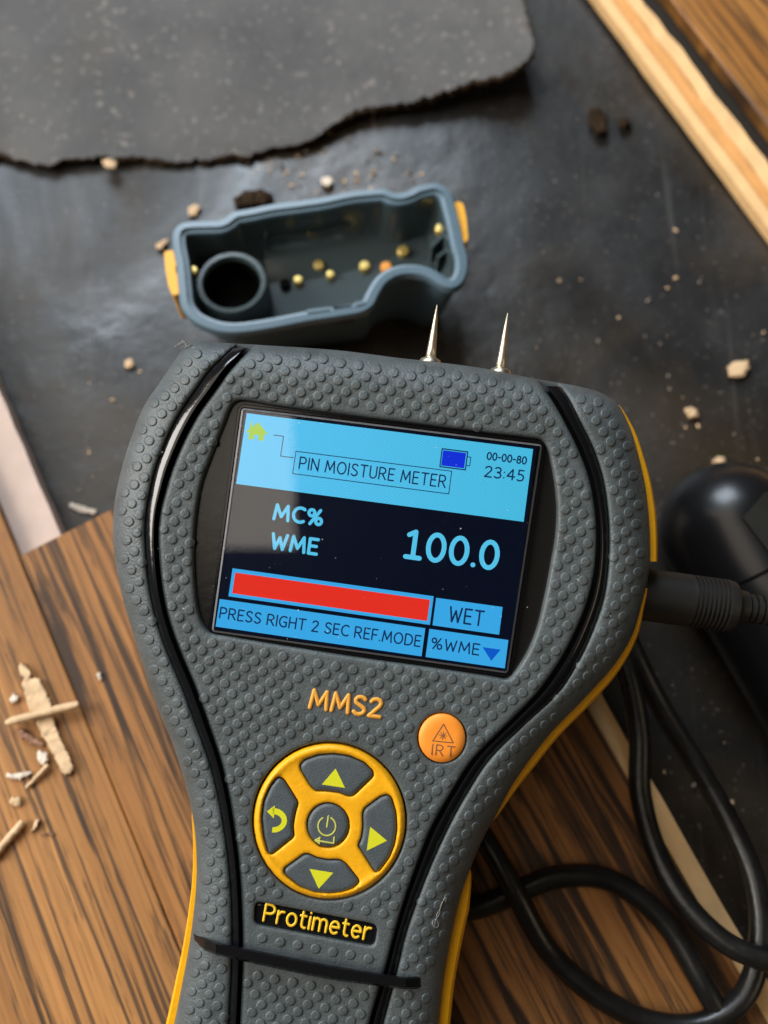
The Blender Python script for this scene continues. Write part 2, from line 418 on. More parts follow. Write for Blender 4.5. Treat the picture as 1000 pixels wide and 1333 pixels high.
floor = empty('floor', (0, 0, 0), kind='structure')
def plank(poly, z0, z1, mat, bevel=.0006, name='plank', parent=None):
    """board with a small eased top edge; poly in world xy"""
    P = np.asarray(poly, float)[:, :2]
    if area2(P) < 0: P = P[::-1]
    n = len(P); I = offset(P, bevel)
    V = np.concatenate([np.c_[P, np.full(n, z0)], np.c_[P, np.full(n, z1 - bevel)], np.c_[I, np.full(n, z1)]])
    F = [list(range(n))[::-1], list(range(2 * n, 3 * n))]
    for a in (0, n): F += [[a + i, a + (i + 1) % n, a + n + (i + 1) % n, a + n + i] for i in range(n)]
    c = P.mean(0)
    return finish(name, V, F, mat, parent or floor, smooth=False, origin=(c[0], c[1], z0), rot=ROT)
J = gp(25, 724)                                       # corner where the joint meets the cut end
R2 = gp(777, 908.5)                                   # on the right edge of the middle board
wid = (R2 - J) @ pper
endv = pper * math.cos(math.radians(2.0)) + pdir * math.sin(math.radians(2.0))
e1 = J + endv * (wid / (endv @ pper))
pl_mid = plank([J + pper * .0001, e1 - pper * .0028, line_pt(e1, -.5, -.0028), line_pt(J, -.5, .0001)], ZS + .0008, 0, mat_w1, .00025)
# its pale milled right edge: a strip a little lower than the face
mw = .0046
def strip(base, a0, a1, b0, b1, z0, z1, mat, name, parent, rough=.0004, n=40, z1b=None):
    """long strip along the boards with slightly uneven edges"""
    aa = np.linspace(a0, a1, n); L = []; 
    for k, bb in ((0, b0), (1, b1)):
        L.append(np.array([line_pt(base, a, bb + rng.normal(0, rough)) for a in aa])[:, :2])
    z1b = z1 if z1b is None else z1b
    V = np.concatenate([np.c_[L[0], np.full(n, z0)], np.c_[L[0], np.full(n, z1)], np.c_[L[1], np.full(n, z1b)], np.c_[L[1], np.full(n, z0)]])
    F = []
    for k in range(4):
        a, c = k * n, ((k + 1) % 4) * n
        F += [[a + i, a + i + 1, c + i + 1, c + i] for i in range(n - 1)]
    F += [[0, n, 2 * n, 3 * n], [n - 1, 4 * n - 1, 3 * n - 1, 2 * n - 1]]
    return fix_normals(finish(name, V, F, mat, parent, smooth=False, origin=line_pt(base, (a0 + a1) / 2, b0), rot=ROT))
strip(e1, -.5, -.001, -.0028, .0022, ZS + .001, -.0006, mat_core, 'edge_lip', pl_mid, .00015, z1b=-.0032)
# left board
pl_left = plank([J - pper * .0001 - pdir * .5, J - pper * .0001 + pdir * .001, line_pt(J, .22, -.0001), line_pt(J, .22, -.13), line_pt(J, -.5, -.13)], ZS + .0008, 0, mat_w2, .00025)
strip(J, -.0015, .22, -.0002, .0098, ZS + .0012, -.0030, mat_corepale, 'tongue', pl_left, .00008)
# top right board: pale tongue, dark seam, then the grain face
TL = gp(816, 72, -.004); TR = gp(878, 64, -.002)
b_in = (gp(872, 150, ZS) - TL) @ pper + .0002
tw = (gp(949, 157, -.004) - TL) @ pper - b_in + .0005
TB = line_pt(TL, 0, b_in)
pl_right = plank([line_pt(TB, -.16, tw + .0042), line_pt(TB, .25, tw + .0042), line_pt(TB, .25, tw + .14), line_pt(TB, -.16, tw + .14)], ZS + .0008, .0012, mat_w3)
strip(TB, -.16, .25, 0, tw * .26, ZS + .0012, -.0062, mat_core, 'tongue', pl_right, .00012, z1b=-.0050)
strip(TB, -.16, .25, tw * .26 + .00005, tw * .66, ZS + .0012, -.0056, mat_coreorange, 'tongue', pl_right, .00025, 60, z1b=-.0050)
strip(TB, -.16, .25, tw * .66 + .0001, tw, ZS + .0012, -.0042, mat_core, 'edge_lip', pl_right, .0004, 70, z1b=-.0026)
strip(TB, -.16, .25, tw + .0001, tw + .0041, ZS + .0012, -.0030, mat_seam, 'seam', pl_right, .0004, 70)

# torn sheet of underlay felt
mat_felt = bpy.data.materials.new('felt'); mat_felt.use_nodes = True; nt = mat_felt.node_tree; b = nt.nodes['Principled BSDF']
c1 = ramp(nt, [(.3, (.034, .030, .027)), (.5, (.055, .050, .046)), (.72, (.080, .073, .066))], noise(nt, mapping(nt, (1, 1, 1)), 30, 6, .6, .6))
c1 = mix(nt, ramp(nt, [(.55, (0, 0, 0)), (.7, (.6, .6, .6))], noise(nt, mapping(nt, (1, 1, 1), (3, 1, 0)), 18, 4, .5, 1.0)), c1, (.060, .046, .030))
c1 = mix(nt, ramp(nt, [(.60, (0, 0, 0)), (.68, (.6, .6, .6))], noise(nt, mapping(nt, (1, 1, 1)), 420, 3, .6)), c1, (.22, .19, .16))
nt.links.new(c1, b.inputs['Base Color']); b.inputs['Roughness'].default_value = .62; b.inputs['Specular IOR Level'].default_value = .4
bp = nt.nodes.new('ShaderNodeBump'); bp.inputs['Strength'].default_value = .4; bp.inputs['Distance'].default_value = .0015
nt.links.new(noise(nt, mapping(nt, (1, 1, 1)), 120, 6, .6), bp.inputs['Height']); nt.links.new(bp.outputs[0], b.inputs['Normal'])
mat_feltedge = M('felt_torn_edge', (.030, .019, .011), .9, spec=.1, bump=.8, bscale=1500, var=.4, vscale=900)
tear = [(-260, 215), (-120, 208), (0, 205), (29, 212), (50, 216), (86, 210), (137, 207), (180, 209), (230, 214.5), (288, 210), (324, 205), (360, 193), (403, 183.6), (432, 165.6), (461, 150), (504, 142.6), (547, 135), (590, 119), (633.6, 106.6), (677, 90), (693, 72), (695, 62), (690, 36), (683, 0), (672, -60), (650, -140)]
tear = catmull(tear, 4.0)
jit = np.convolve(rng.normal(0, 1, len(tear) + 8), np.ones(3) / 3, 'same')[4:-4] * 2.4
tear[:, 1] += rng.normal(0, .7, len(tear))
tear[:, 1] += jit; tear[:, 0] += np.convolve(rng.normal(0, 1, len(tear)), np.ones(3) / 3, 'same') * 1.2
lift = lambda x: .0014 + .0085 * np.clip((x - 380) / 300, 0, 1) ** 1.2
nT = len(tear); K = 14
topv = []
for k in range(K):
    f = k / (K - 1)
    q = tear + (np.array([150, -420]) - tear) * (f ** 1.5) * .96
    zz = ZS + .0016 + (lift(tear[:, 0]) - .0014) * (1 - f) ** 1.5 + .0007 * np.sin(q[:, 0] * .02 + f * 5)
    topv.append(np.stack([gp(x, y, z) for (x, y), z in zip(q, zz)]))
V = np.concatenate(topv + [t + np.array([0, 0, -.0012]) for t in topv])
F = []
for k in range(K - 1):
    for i in range(nT - 1):
        a = k * nT + i; F.append([a, a + 1, a + nT + 1, a + nT]); c = a + K * nT; F.append([c, c + nT, c + nT + 1, c + 1])
felt = finish('underlay_sheet', V, F, mat_felt, None)
tag(felt, 'torn dark grey underlay felt with a ragged curling edge behind the cap', 'underlay')
inn = tear + (np.array([150, -420]) - tear) * .008 + rng.normal(0, 1.3, tear.shape) * np.array([.3, 1])
zin = ZS + .00178 + lift(tear[:, 0]) - .0014
topin = np.stack([gp(x, y, z) for (x, y), z in zip(inn, zin)])
V = np.concatenate([topin, topv[0] + np.array([0, 0, .0001]), topv[0] + np.array([0, 0, -.0006]) + rng.normal(0, .00025, topv[0].shape), topv[0] + np.array([0, 0, -.00121])])
F = []
for k in range(3):
    for i in range(nT - 1): a = k * nT + i; F.append([a, a + nT, a + nT + 1, a + 1])
finish('torn_edge', V, F, mat_feltedge, felt)

# ------------------------------------------------------------------ the meter
HEAD = 5.0
Lx = [(343, 449.4), (332, 448.5), (306, 447.2), (280, 445.6), (257, 445), (244, 449.5), (231, 464), (210, 495), (188, 527.5), (172.5, 565), (161, 600), (152.5, 635), (148, 664), (147, 690), (149, 724), (159, 776), (177, 837), (201, 911), (226, 972), (241, 1020), (250.4, 1060), (255, 1098), (255.7, 1146), (251.6, 1194), (245.6, 1237), (238, 1278), (231, 1314), (222, 1360), (212, 1430), (206, 1500), (207, 1570), (222, 1630), (255, 1672), (300, 1692), (345, 1698)]
Rx = [(343, 449.4), (395, 452.5), (450, 457), (520, 466), (570, 471.5), (620, 478), (660, 485.5), (700, 493.5), (724, 497.5), (756, 503.5), (780, 510), (796, 518.5), (806, 528), (822, 561), (832, 595), (840, 631), (845, 673), (846.6, 705), (846.5, 730), (843, 756), (836, 784), (824, 825), (802, 862.5), (761, 909.5), (715, 957), (669, 1019), (646, 1061), (631, 1088), (613, 1129), (605, 1151), (596, 1182), (585.6, 1230), (577, 1278), (571, 1333), (563, 1400), (553, 1470), (538, 1550), (510, 1620), (465, 1670), (410, 1692), (345, 1698)]
Lc = catmull(Lx, 5); Rc = catmull(Rx, 5)
outline = np.concatenate([Rc[:-1], Lc[::-1][:-1]])
meter_base = cp(370, 1560, -16)
MR = Matrix((tuple(rgt), tuple(upv), tuple(-fwd))).transposed() @ Matrix.Rotation(math.radians(-8), 3, 'Z')
meter = empty('moisture_meter', meter_base, MR, 'grey and yellow handheld moisture meter with its colour screen lit', 'moisture meter')

TLl = [(311, 440), (309, 446), (291, 464), (272.6, 482), (254, 508), (236, 534), (222, 560), (211, 586), (201.5, 612), (195.5, 638), (190.5, 664), (188.6, 690), (189.5, 719), (193, 758), (199, 790), (208.5, 825), (218, 851), (237, 896), (254, 942), (271, 988), (283, 1034), (291.5, 1080), (297.5, 1126), (301, 1172), (302, 1218), (301, 1264), (297.5, 1333), (293, 1420), (290, 1540), (296, 1660), (300, 1720)]
TLr = [(336, 440), (334, 447), (318, 462), (300, 482), (281, 508), (262, 534), (247, 560), (234.5, 586), (224, 612), (216, 638), (209.5, 664), (206.5, 690), (207, 719), (210.5, 758), (216, 790), (226, 825), (236, 851), (255, 896), (271.5, 942), (287, 988), (298, 1034), (305.5, 1080), (311.5, 1126), (314.5, 1172), (316, 1218), (315.5, 1264), (312.5, 1333), (308, 1420), (305, 1540), (311, 1660), (315, 1720)]
TRl = [(698, 488), (701, 496), (718, 520), (731, 542), (750.5, 580), (766, 620), (774, 660), (776.8, 700), (774.5, 740), (765.5, 780), (750, 820), (729, 860), (701, 900), (660, 943), (616, 988), (586, 1034), (560.5, 1080), (542.5, 1126), (526.5, 1172), (513, 1218), (501, 1264), (480.6, 1333), (462, 1420), (448, 1540), (440, 1660), (436, 1720)]
TRr = [(726, 488), (726, 497), (741, 520), (752, 542), (771, 580), (784.5, 620), (791, 660), (793.5, 700), (792, 740), (786, 780), (772.5, 820), (754, 860), (728, 900), (684, 942), (638, 988), (607.5, 1034), (582.5, 1080), (561.5, 1126), (543.5, 1172), (528, 1218), (517, 1264), (499, 1333), (480, 1420), (464, 1540), (456, 1660), (452, 1720)]
trims = [(catmull(TLl, 5), catmull(TLr, 5)), (catmull(TRl, 5), catmull(TRr, 5))]
chan = [np.concatenate([a, b[::-1]]) for a, b in trims]
opening = catmull([(311, 521.5), (360, 528), (420, 536), (480, 543.5), (560, 553.5), (640, 563.5), (690, 569.5), (706, 572.5), (713, 583), (719, 606), (723.5, 631), (726, 665), (724, 700), (718, 735), (710, 777), (698, 824), (684, 855), (670, 876), (661, 884), (640, 881), (560, 869), (480, 858), (390, 844), (300, 829), (272, 823), (263, 812), (256.5, 790), (252.5, 752), (252, 712), (255, 670), (262, 630), (274, 596), (290, 555), (302, 527)], 5, True)
pad_c = np.array([429, 1069.0])
def ellipse(c, rx, ry, n=72, rot=0.0):
    a = np.linspace(0, 2 * math.pi, n, endpoint=False); x, y = rx * np.cos(a), ry * np.sin(a); r = math.radians(rot)
    return np.stack([c[0] + x * math.cos(r) - y * math.sin(r), c[1] + x * math.sin(r) + y * math.cos(r)], 1)
pad_hole = ellipse(pad_c, 101, 103.5, 110)
irt_c = np.array([575.5, 960.8]); irt_hole = ellipse(irt_c, 32, 33, 60)
badge = densify(rounded([(332, 1173), (492, 1203.5), (488, 1233), (330, 1203.5)], 9), 5)
holes = chan + [opening, pad_hole, irt_hole, badge]
deck_cache = {}
def deck_h(V2, loops=None):
    V2 = np.asarray(V2, float)
    h = -round_drop(pdist(V2, outline), 46, HEAD)
    for c in chan: h -= round_drop(pdist(V2, c), 7, .75)
    h -= round_drop(pdist(V2, opening), 6, .7)
    for c in (pad_hole, irt_hole, badge): h -= round_drop(pdist(V2, c), 4, .35)
    return h
plate('grip_cover', outline, deck_h, mat_rubber, meter, holes, ring=(0, .8, 2.5, 6, 11, 18, 26, 36, 46), hring=(0, .7, 2, 4, 7, 10), grid=11, skirt=2.6)

# shell below the cover
NS = 150
Ls, Rs = resample(Lc, NS), resample(Rc, NS)
ringp = np.concatenate([Rs, Ls[::-1][1:-1]])
def shell_back(P):
    fh = np.array([floor_h(x, y, 0.0) for x, y in P])
    v = np.clip((P[:, 1] - 900) / 500, 0, 1)
    return np.maximum(-44 + 20 * v * v * (3 - 2 * v), fh + 1.5)
cen_axis = np.array([.5 * (Ls + Rs)]).squeeze(); cen_ring = np.concatenate([cen_axis, cen_axis[::-1][1:-1]])
def lateral(P, h, hb):      # point at pixel P on plane h, then moved straight back to hb
    return cp(P[:, 0], P[:, 1], h) + fwd * ((h - hb) * .001)[:, None]
hb = shell_back(ringp); one = np.ones(len(ringp))
rings = [cp(*offset(ringp, 3).T, -HEAD * one - .4), lateral(offset(ringp, -1), -HEAD * one - .5, -HEAD * one - 1.2), lateral(ringp, -HEAD * one - .5, -8 * one - .5)]
for f, ins in ((.25, 1.0), (.55, 3), (.8, 9), (.93, 20), (1.0, 40)):
    P = ringp + (cen_ring - ringp) * np.clip(ins / np.maximum(np.linalg.norm(cen_ring - ringp, axis=1), 1), 0, .6)[:, None]
    rings.append(lateral(P, -HEAD * one, -8.5 + (hb + 8.5) * f))
V = np.concatenate(rings); n = len(ringp); F = []
for k in range(len(rings) - 1):
    for i in range(n): j = (i + 1) % n; F.append([k * n + i, k * n + j, (k + 1) * n + j, (k + 1) * n + i])
for base in (0, (len(rings) - 1) * n):
    for i in range(NS - 1):
        a, b_ = base + i, base + i + 1; c = base + (n - i) % n; d = base + (n - i - 1) % n
        q = [a, b_, d, c]; q = list(dict.fromkeys(q))
        if len(q) > 2: F.append(q)
fix_normals(finish('body_shell', V, F, mat_side, meter, sharp=60))
# black chassis seen in the grooves
V2 = offset(ringp, 14); hc = -4.6 + 0 * one
V = np.concatenate([cp(V2[:, 0], V2[:, 1], hc)]); F = []
for i in range(NS - 1):
    q = list(dict.fromkeys([i, i + 1, (n - i - 1) % n, (n - i) % n]))
    if len(q) > 2: F.append(q)
inner = plate('chassis', V2, lambda v, l: np.maximum(-3.3 - round_drop(pdist(v, outline), 46, HEAD), -5.0) , mat_chassis, meter, [], grid=22, skirt=0)

# glossy black trims, a ridge lying in each groove
for (a, c) in trims:
    a, c = resample(a, 170), resample(c, 170)
    mid = .5 * (a + c); nrm = (c - a) / 2
    dep = -round_drop(pdist(mid, outline), 46, HEAD) * np.where(inside(mid, outline), 1, 0)
    out_ = ~inside(mid, outline)
    sec = [(-1.0, -3.0), (-.93, -.62), (-.86, -.38), (-.5, -.02), (-.1, .30), (.16, .44), (.27, .42), (.36, .05), (.50, -1.6), (.62, -3.0)]
    if a[:, 0].mean() > 450: sec = [(-x_, h_) for x_, h_ in sec]
    kp = np.where(~out_)[0]
    V = np.concatenate([cp(*(mid[kp] + nrm[kp] * s).T, dep[kp] * .8 + hh) for s, hh in sec]); m_ = len(kp); F = []
    for k in range(len(sec) - 1): F += [[k * m_ + i, k * m_ + i + 1, (k + 1) * m_ + i + 1, (k + 1) * m_ + i] for i in range(m_ - 1)]
    F += [[k * m_ for k in range(len(sec))], [k * m_ + m_ - 1 for k in range(len(sec))][::-1]]
    fix_normals(finish('trim_bead', V, F, mat_black, meter, sharp=40))
# cross bars
def crossbar(dx, dy):
    top = np.array([(252, 1215.5), (266, 1221), (281, 1227), (330, 1236.5), (400, 1251), (440, 1258.5), (490, 1266.5), (528, 1272), (545, 1271.0), (563, 1270.5)]) + (dx, dy)
    bot = np.array([(254, 1229.5), (266, 1237), (281, 1243), (330, 1254.5), (400, 1269.5), (440, 1277), (490, 1283.5), (528, 1288), (545, 1287.5), (562, 1286)]) + (dx, dy)
    hz = np.array([-2.6, -.3, 1.9, 2.2, 2.3, 2.3, 2.2, 1.9, .1, -2.6]); mid = .5 * (top + bot); nrm = (bot - top) / 2
    sec = [(-1, -5), (-1, -.5), (-.72, -.02), (.70, -.02), (1, -.6), (1, -5)]
    m_ = len(top); V = np.concatenate([cp(*(mid + nrm * s).T, np.where(hh < -4, -5.0, hz + hh)) for s, hh in sec]); F = []
    for k in range(5): F += [[k * m_ + i, k * m_ + i + 1, (k + 1) * m_ + i + 1, (k + 1) * m_ + i] for i in range(m_ - 1)]
    F += [[k * m_ for k in range(6)], [k * m_ + m_ - 1 for k in range(6)][::-1]]
    o = fix_normals(finish('cross_bar', V, F, mat_black, meter, smooth=False))
crossbar(0, 0); crossbar(-17, 113)

# yellow edge strips that show past the grey cover
def edge_strip(P, wmax, w0=.25, w1=.25, hs=-6.3, inward=1):
    P = resample(catmull(P, 4), 60); nr = normals2(P) * inward; t = np.linspace(0, 1, 60)
    wv = wmax * np.clip(np.minimum(np.where(w0 > 0, t / max(w0, 1e-6), 1), np.where(w1 > 0, (1 - t) / max(w1, 1e-6), 1)), 0, 1) ** .6
    wv = np.maximum(wv, -2)
    sec = [(-6, 0, hs), (0, .75, hs), (0, .95, hs - .5), (0, 1.0, hs - 1.5), (0, 1.0, hs - 6), (-6, 0, hs - 7.5)]
    V = np.concatenate([cp(*(P + nr * (c + k * wv)[:, None]).T, hh) for c, k, hh in sec]); F = []
    for k in range(5): F += [[k * 60 + i, k * 60 + i + 1, (k + 1) * 60 + i + 1, (k + 1) * 60 + i] for i in range(59)]
    F += [[k * 60 for k in range(6)], [k * 60 + 59 for k in range(6)][::-1]]
    return fix_normals(finish('edge_strip', V, F, mat_yellow, meter, sharp=45))
edge_strip([(806, 527), (822, 561), (832, 595), (840, 631), (845, 673), (846.6, 705), (846.5, 731)], 9.5, .7, 0)
edge_strip([(843, 766), (836, 786), (824, 825), (802, 862.5), (761, 909.5), (715, 957), (669, 1019), (641, 1069)], 10.5, .35, .25)
edge_strip([(612, 1131), (605, 1151), (596, 1182), (585.6, 1230), (577, 1278), (571, 1333), (563, 1400), (553, 1470), (538, 1550)], 15, .12, .2)
edge_strip([(250, 1055), (255, 1098), (255.7, 1146), (251.6, 1194), (245.6, 1237), (238, 1278), (231, 1314), (222, 1360), (212, 1430), (206, 1500)], 11.5, .7, .2, inward=-1)

# raised dots of the grip
A = np.array([23.0, 4.4]); B = np.array([-3.3, 24.2])
D = []
for i in range(-60, 60):
    for j in range(-60, 60):
        for o in (np.zeros(2), .5 * (A + B)): D.append(np.array([401, 873]) + A * i + B * j + o)
D = np.array(D); D += rng.normal(0, .35, D.shape)
ok = inside(D, outline) & (pdist(D, outline) > 8.5) & (D[:, 1] < 1420)
for c in chan: ok &= ~inside(D, c) & (pdist(D, c) > 5.2)
ok &= ~inside(D, opening) & (pdist(D, opening) > 5)
ok &= ~inside(D, pad_hole) & (pdist(D, pad_hole) > 7) & ~inside(D, irt_hole) & (pdist(D, irt_hole) > 8) & ~inside(D, badge) & (pdist(D, badge) > 10)
txtbox = np.array([(396, 922), (401, 896), (500, 909), (496, 939)], float); ok &= ~inside(D, txtbox) & (pdist(D, txtbox) > 4)
for dx, dy in ((0, 0), (-17, 113)):
    bar = np.array([(252, 1215), (281, 1226), (528, 1271), (561, 1270), (560, 1286), (528, 1288), (281, 1244), (252, 1231)], float) + (dx, dy)
    ok &= ~inside(D, bar) & (pdist(D, bar) > 6)
D = D[ok]; nseg = 12; a = np.linspace(0, 2 * math.pi, nseg, endpoint=False); mb = MB()
circ = np.stack([np.cos(a), np.sin(a)], 1)
allp = []; hh = []
for rr, hv in ((6.9, -.06), (6.5, .09), (5.7, .19), (4.4, .215)):
    allp.append(D[:, None, :] + circ[None] * rr); hh.append(hv)
H = [deck_h(p.reshape(-1, 2)).reshape(len(D), nseg) for p in allp]; Hc = deck_h(D)
F1 = []
for k in range(3): F1 += [[k * nseg + (i + 1) % nseg, k * nseg + i, (k + 1) * nseg + i, (k + 1) * nseg + (i + 1) % nseg] for i in range(nseg)]
F1 += [[3 * nseg + (i + 1) % nseg, 3 * nseg + i, 4 * nseg] for i in range(nseg)]
grow = .9 + .2 * rng.random(len(D))
for q in range(len(D)):
    V = [cp(allp[k][q][:, 0], allp[k][q][:, 1], H[k][q] + hh[k] * grow[q]) for k in range(4)] + [cp(D[q][0], D[q][1], Hc[q] + .21 * grow[q])[None]]
    mb.add(np.concatenate(V), F1)
mat_dot = mat_rubber
dots = fix_normals(mb.done('grip_dots', mat_dot, meter)); dots['kind'] = 'stuff'

# ---- lettering: a stroke alphabet
def arc(cx, cy, rx, ry, a0, a1, n=10): return [(cx + rx * math.cos(math.radians(t)), cy + ry * math.sin(math.radians(t))) for t in np.linspace(a0, a1, n)]
G = {
 'I': (.0, [[(0, 0), (0, 1)]]),
 'P': (.56, [[(0, 0), (0, 1), (.28, 1)] + arc(.28, .73, .28, .27, 90, -90) + [(0, .46)]]),
 'R': (.60, [[(0, 0), (0, 1), (.28, 1)] + arc(.28, .74, .27, .26, 90, -90) + [(0, .48)], [(.27, .48), (.60, 0)]]),
 'N': (.62, [[(0, 0), (0, 1), (.62, 0), (.62, 1)]]),
 'M': (.82, [[(0, 0), (.09, 1), (.41, .22), (.73, 1), (.82, 0)]]),
 'O': (.76, [arc(.38, .5, .38, .5, 0, 360, 20)]),
 'S': (.54, [[(.51, .88), (.42, .97), (.28, 1), (.12, .95), (.04, .82), (.06, .67), (.2, .56), (.36, .47), (.5, .37), (.54, .23), (.47, .08), (.31, 0), (.15, .01), (.02, .12)]]),
 'T': (.62, [[(0, 1), (.62, 1)], [(.31, 1), (.31, 0)]]),
 'U': (.58, [[(0, 1), (0, .3)] + arc(.29, .29, .29, .29, 180, 360) + [(.58, 1)]]),
 'E': (.48, [[(.48, 1), (0, 1), (0, 0), (.48, 0)], [(0, .52), (.42, .52)]]),
 'F': (.46, [[(.46, 1), (0, 1), (0, 0)], [(0, .5), (.4, .5)]]),
 'C': (.60, [arc(.40, .5, .40, .5, 55, 305, 14)]),
 'G': (.66, [arc(.40, .5, .40, .5, 55, 300, 14) + [(.64, .1), (.64, .46), (.42, .46)]]),
 'H': (.60, [[(0, 0), (0, 1)], [(.6, 0), (.6, 1)], [(0, .52), (.6, .52)]]),
 'D': (.66, [[(0, 0), (0, 1), (.24, 1)] + arc(.26, .5, .40, .5, 90, -90, 12) + [(0, 0)]]),
 'W': (.86, [[(0, 1), (.2, 0), (.43, .78), (.66, 0), (.86, 1)]]),
 '%': (.80, [arc(.17, .77, .17, .22, 0, 360, 12), arc(.63, .23, .17, .22, 0, 360, 12), [(.66, 1), (.14, 0)]]),
 '1': (.52, [[(.04, .86), (.27, 1), (.27, 0)], [(.0, 0), (.52, 0)]]),
 '0': (.58, [arc(.29, .5, .29, .5, 0, 360, 20)]),
 '2': (.54, [[(.02, .82), (.1, .94), (.27, 1), (.44, .94), (.51, .78), (.46, .6), (.0, 0), (.54, 0)]]),
 '3': (.52, [[(.02, .9), (.14, .98), (.28, 1), (.44, .92), (.48, .77), (.42, .6), (.2, .54)], [(.2, .54), (.44, .46), (.52, .28), (.45, .08), (.27, 0), (.12, .01), (0, .1)]]),
 '4': (.60, [[(.44, 0), (.44, 1), (0, .3), (.60, .3)]]),
 '5': (.50, [[(.46, 1), (.08, 1), (.05, .58), (.22, .62), (.42, .54), (.5, .33), (.43, .1), (.25, 0), (.1, .01), (0, .06)]]),
 '8': (.54, [arc(.27, .76, .22, .24, 0, 360, 14), arc(.27, .26, .27, .26, 0, 360, 14)]),
 '-': (.30, [[(0, .45), (.3, .45)]]), '.': (.0, [[(0, .03), (.01, .03)]]), ':': (.0, [[(0, .1), (.01, .1)], [(0, .62), (.01, .62)]]), ' ': (.14, []),
 'r': (.34, [[(0, 0), (0, .72)], [(0, .42), (.06, .58), (.18, .7), (.34, .71)]]),
 'o': (.54, [arc(.27, .355, .27, .365, 0, 360, 16)]),
 't': (.34, [[(.12, .95), (.12, .2), (.16, .06), (.26, 0), (.34, .01)], [(0, .71), (.32, .71)]]),
 'i': (.0, [[(0, 0), (0, .71)], [(0, .96), (.01, .96)]]),
 'm': (.78, [[(0, 0), (0, .72)], [(0, .46)] + arc(.195, .5, .195, .22, 180, 0, 8) + [(.39, 0)], [(.39, .46)] + arc(.585, .5, .195, .22, 180, 0, 8) + [(.78, 0)]]),
 'e': (.50, [[(.02, .38), (.50, .38)] + arc(.26, .36, .25, .36, 5, 310, 14)]),
}
def text(s, mp, x0, x1, r, hh, h0, mb, gap=.24):
    """strokes of s laid from x0 to x1 in the space that mp maps to pixels; cap height is 1 there"""
    tot = sum(G[c][0] for c in s) + gap * (len(s) - 1); k = (x1 - x0) / tot; x = x0
    for c in s:
        w_, st = G[c]
        for P in st: stroke([np.array(mp(x + p[0] * k, p[1])) for p in P], r, hh, h0, mb)
        x += (w_ + gap) * k
def basis(o, ex, ey):
    o, ex, ey = map(lambda q: np.array(q, float), (o, ex, ey)); return lambda x, y: o + ex * x + ey * y

# raised model letters
mb = MB(); text('MMS2', basis((403.5, 921), (91, 12.6), (3.6, -22.5)), 0, 1, 2.7, .26, .0, mb, gap=.26)
mb.done('model_lettering', mat_letter, meter)
# badge plate and name
o = plate('name_badge', offset(badge, .8), lambda v, l: -.62 - round_drop(pdist(v, badge), 5, .5), mat_black, meter, [], ring=(0, 1.2, 3, 5), grid=12, skirt=2)
mb = MB(); text('Protimeter', basis((343, 1198.5), (137.5, 25.4), (4.0, -21.5)), 0, 1, 1.75, .22, -.55, mb, gap=.23)
mb.done('name_lettering', mat_brandletter, o)

# screen: bezel, lcd panel, lens
plate('screen_bezel', offset(opening, -3), lambda v, l: -1.75 + 0 * v[:, 0], mat_bezel, meter, [], ring=(0,), grid=30, skirt=1)
TLq, TRq, BRq, BLq = map(np.array, [(321.6, 538.0), (693.7, 584.7), (656.8, 870.3), (280.0, 815.7)])
def uv(u, v): return (TLq * (1 - u) + TRq * u) * (1 - v) + (BLq * (1 - u) + BRq * u) * v
PPMM = FPX / 150.0
def quad(name, u0, v0, u1, v1, h, mat, parent, th=.03, pts=None):
    P = np.array([uv(u0, v0), uv(u1, v0), uv(u1, v1), uv(u0, v1)]) if pts is None else np.asarray(pts, float)
    n = len(P); V = np.concatenate([cp(*P.T, np.full(n, h)), cp(*P.T, np.full(n, h - th))])
    F = [list(range(n))[::-1]] + [[i, (i + 1) % n, n + (i + 1) % n, n + i] for i in range(n)]
    return fix_normals(finish(name, V, F + [list(range(n, 2 * n))], mat, parent, smooth=False))
scr = quad('display', -.012, -.012, 1.012, 1.012, -1.66, mat_lcd, meter, .06)
band = quad('header_band', 0, 0, 1, .331, -1.62, mat_cyan, scr)
quad('bar_frame', .031, .72, .727, .851, -1.62, mat_cyan2, scr)
quad('level_bar', .042, .738, .716, .835, -1.58, mat_red, scr)
quad('status_box', .736, .725, .966, .851, -1.62, mat_cyan2, scr)
quad('message_box', 0.003, .869, .713, .998, -1.62, mat_cyan2, scr)
quad('unit_box', .727, .869, 1.0, .998, -1.62, mat_cyan2, scr)
quad('battery_icon', .692, .056, .772, .126, -1.58, mat_blue, scr)
mb = MB()
def uvline(P, r=.7, h=-1.6): stroke([uv(*p) for p in P], r, .03, h, mb)
uvline([(.688, .050), (.777, .050), (.777, .132), (.688, .132), (.688, .050)], .8)
uvline([(.777, .072), (.790, .072), (.790, .112), (.777, .112)], .55)
uvline([(.188, .146), (.731, .146), (.731, .250), (.188, .250), (.188, .146)], .55)
uvline([(.104, .085), (.138, .085), (.138, .177), (.182, .177)], .6)
def uvtext(s, u0, u1, v0, v1, r, m_=None, gap=.24, h=-1.6, th=.03): text(s, lambda x, y: uv(x, v1 + (v0 - v1) * y), u0, u1, r, th, h, m_ or mb, gap)
uvtext('PIN MOISTURE METER', .207, .715, .170, .223, .95, gap=.27)
uvtext('00-00-80', .846, .982, .040, .072, .95, gap=.26)
uvtext('23:45', .846, .980, .103, .150, 1.0, gap=.26)
uvtext('WET', .790, .905, .757, .822, 1.25, gap=.28)
uvtext('PRESS RIGHT 2 SEC REF.MODE', .012, .702, .907, .955, 1.0, gap=.26)
uvtext('%WME', .742, .905, .907, .955, 1.0, gap=.26)
mb.done('dark_lettering', mat_navy, scr)
mb = MB()
uvtext('MC%', .146, .310, .402, .468, 2.1, mb, gap=.28); uvtext('WME', .152, .308, .536, .603, 2.1, mb, gap=.28)
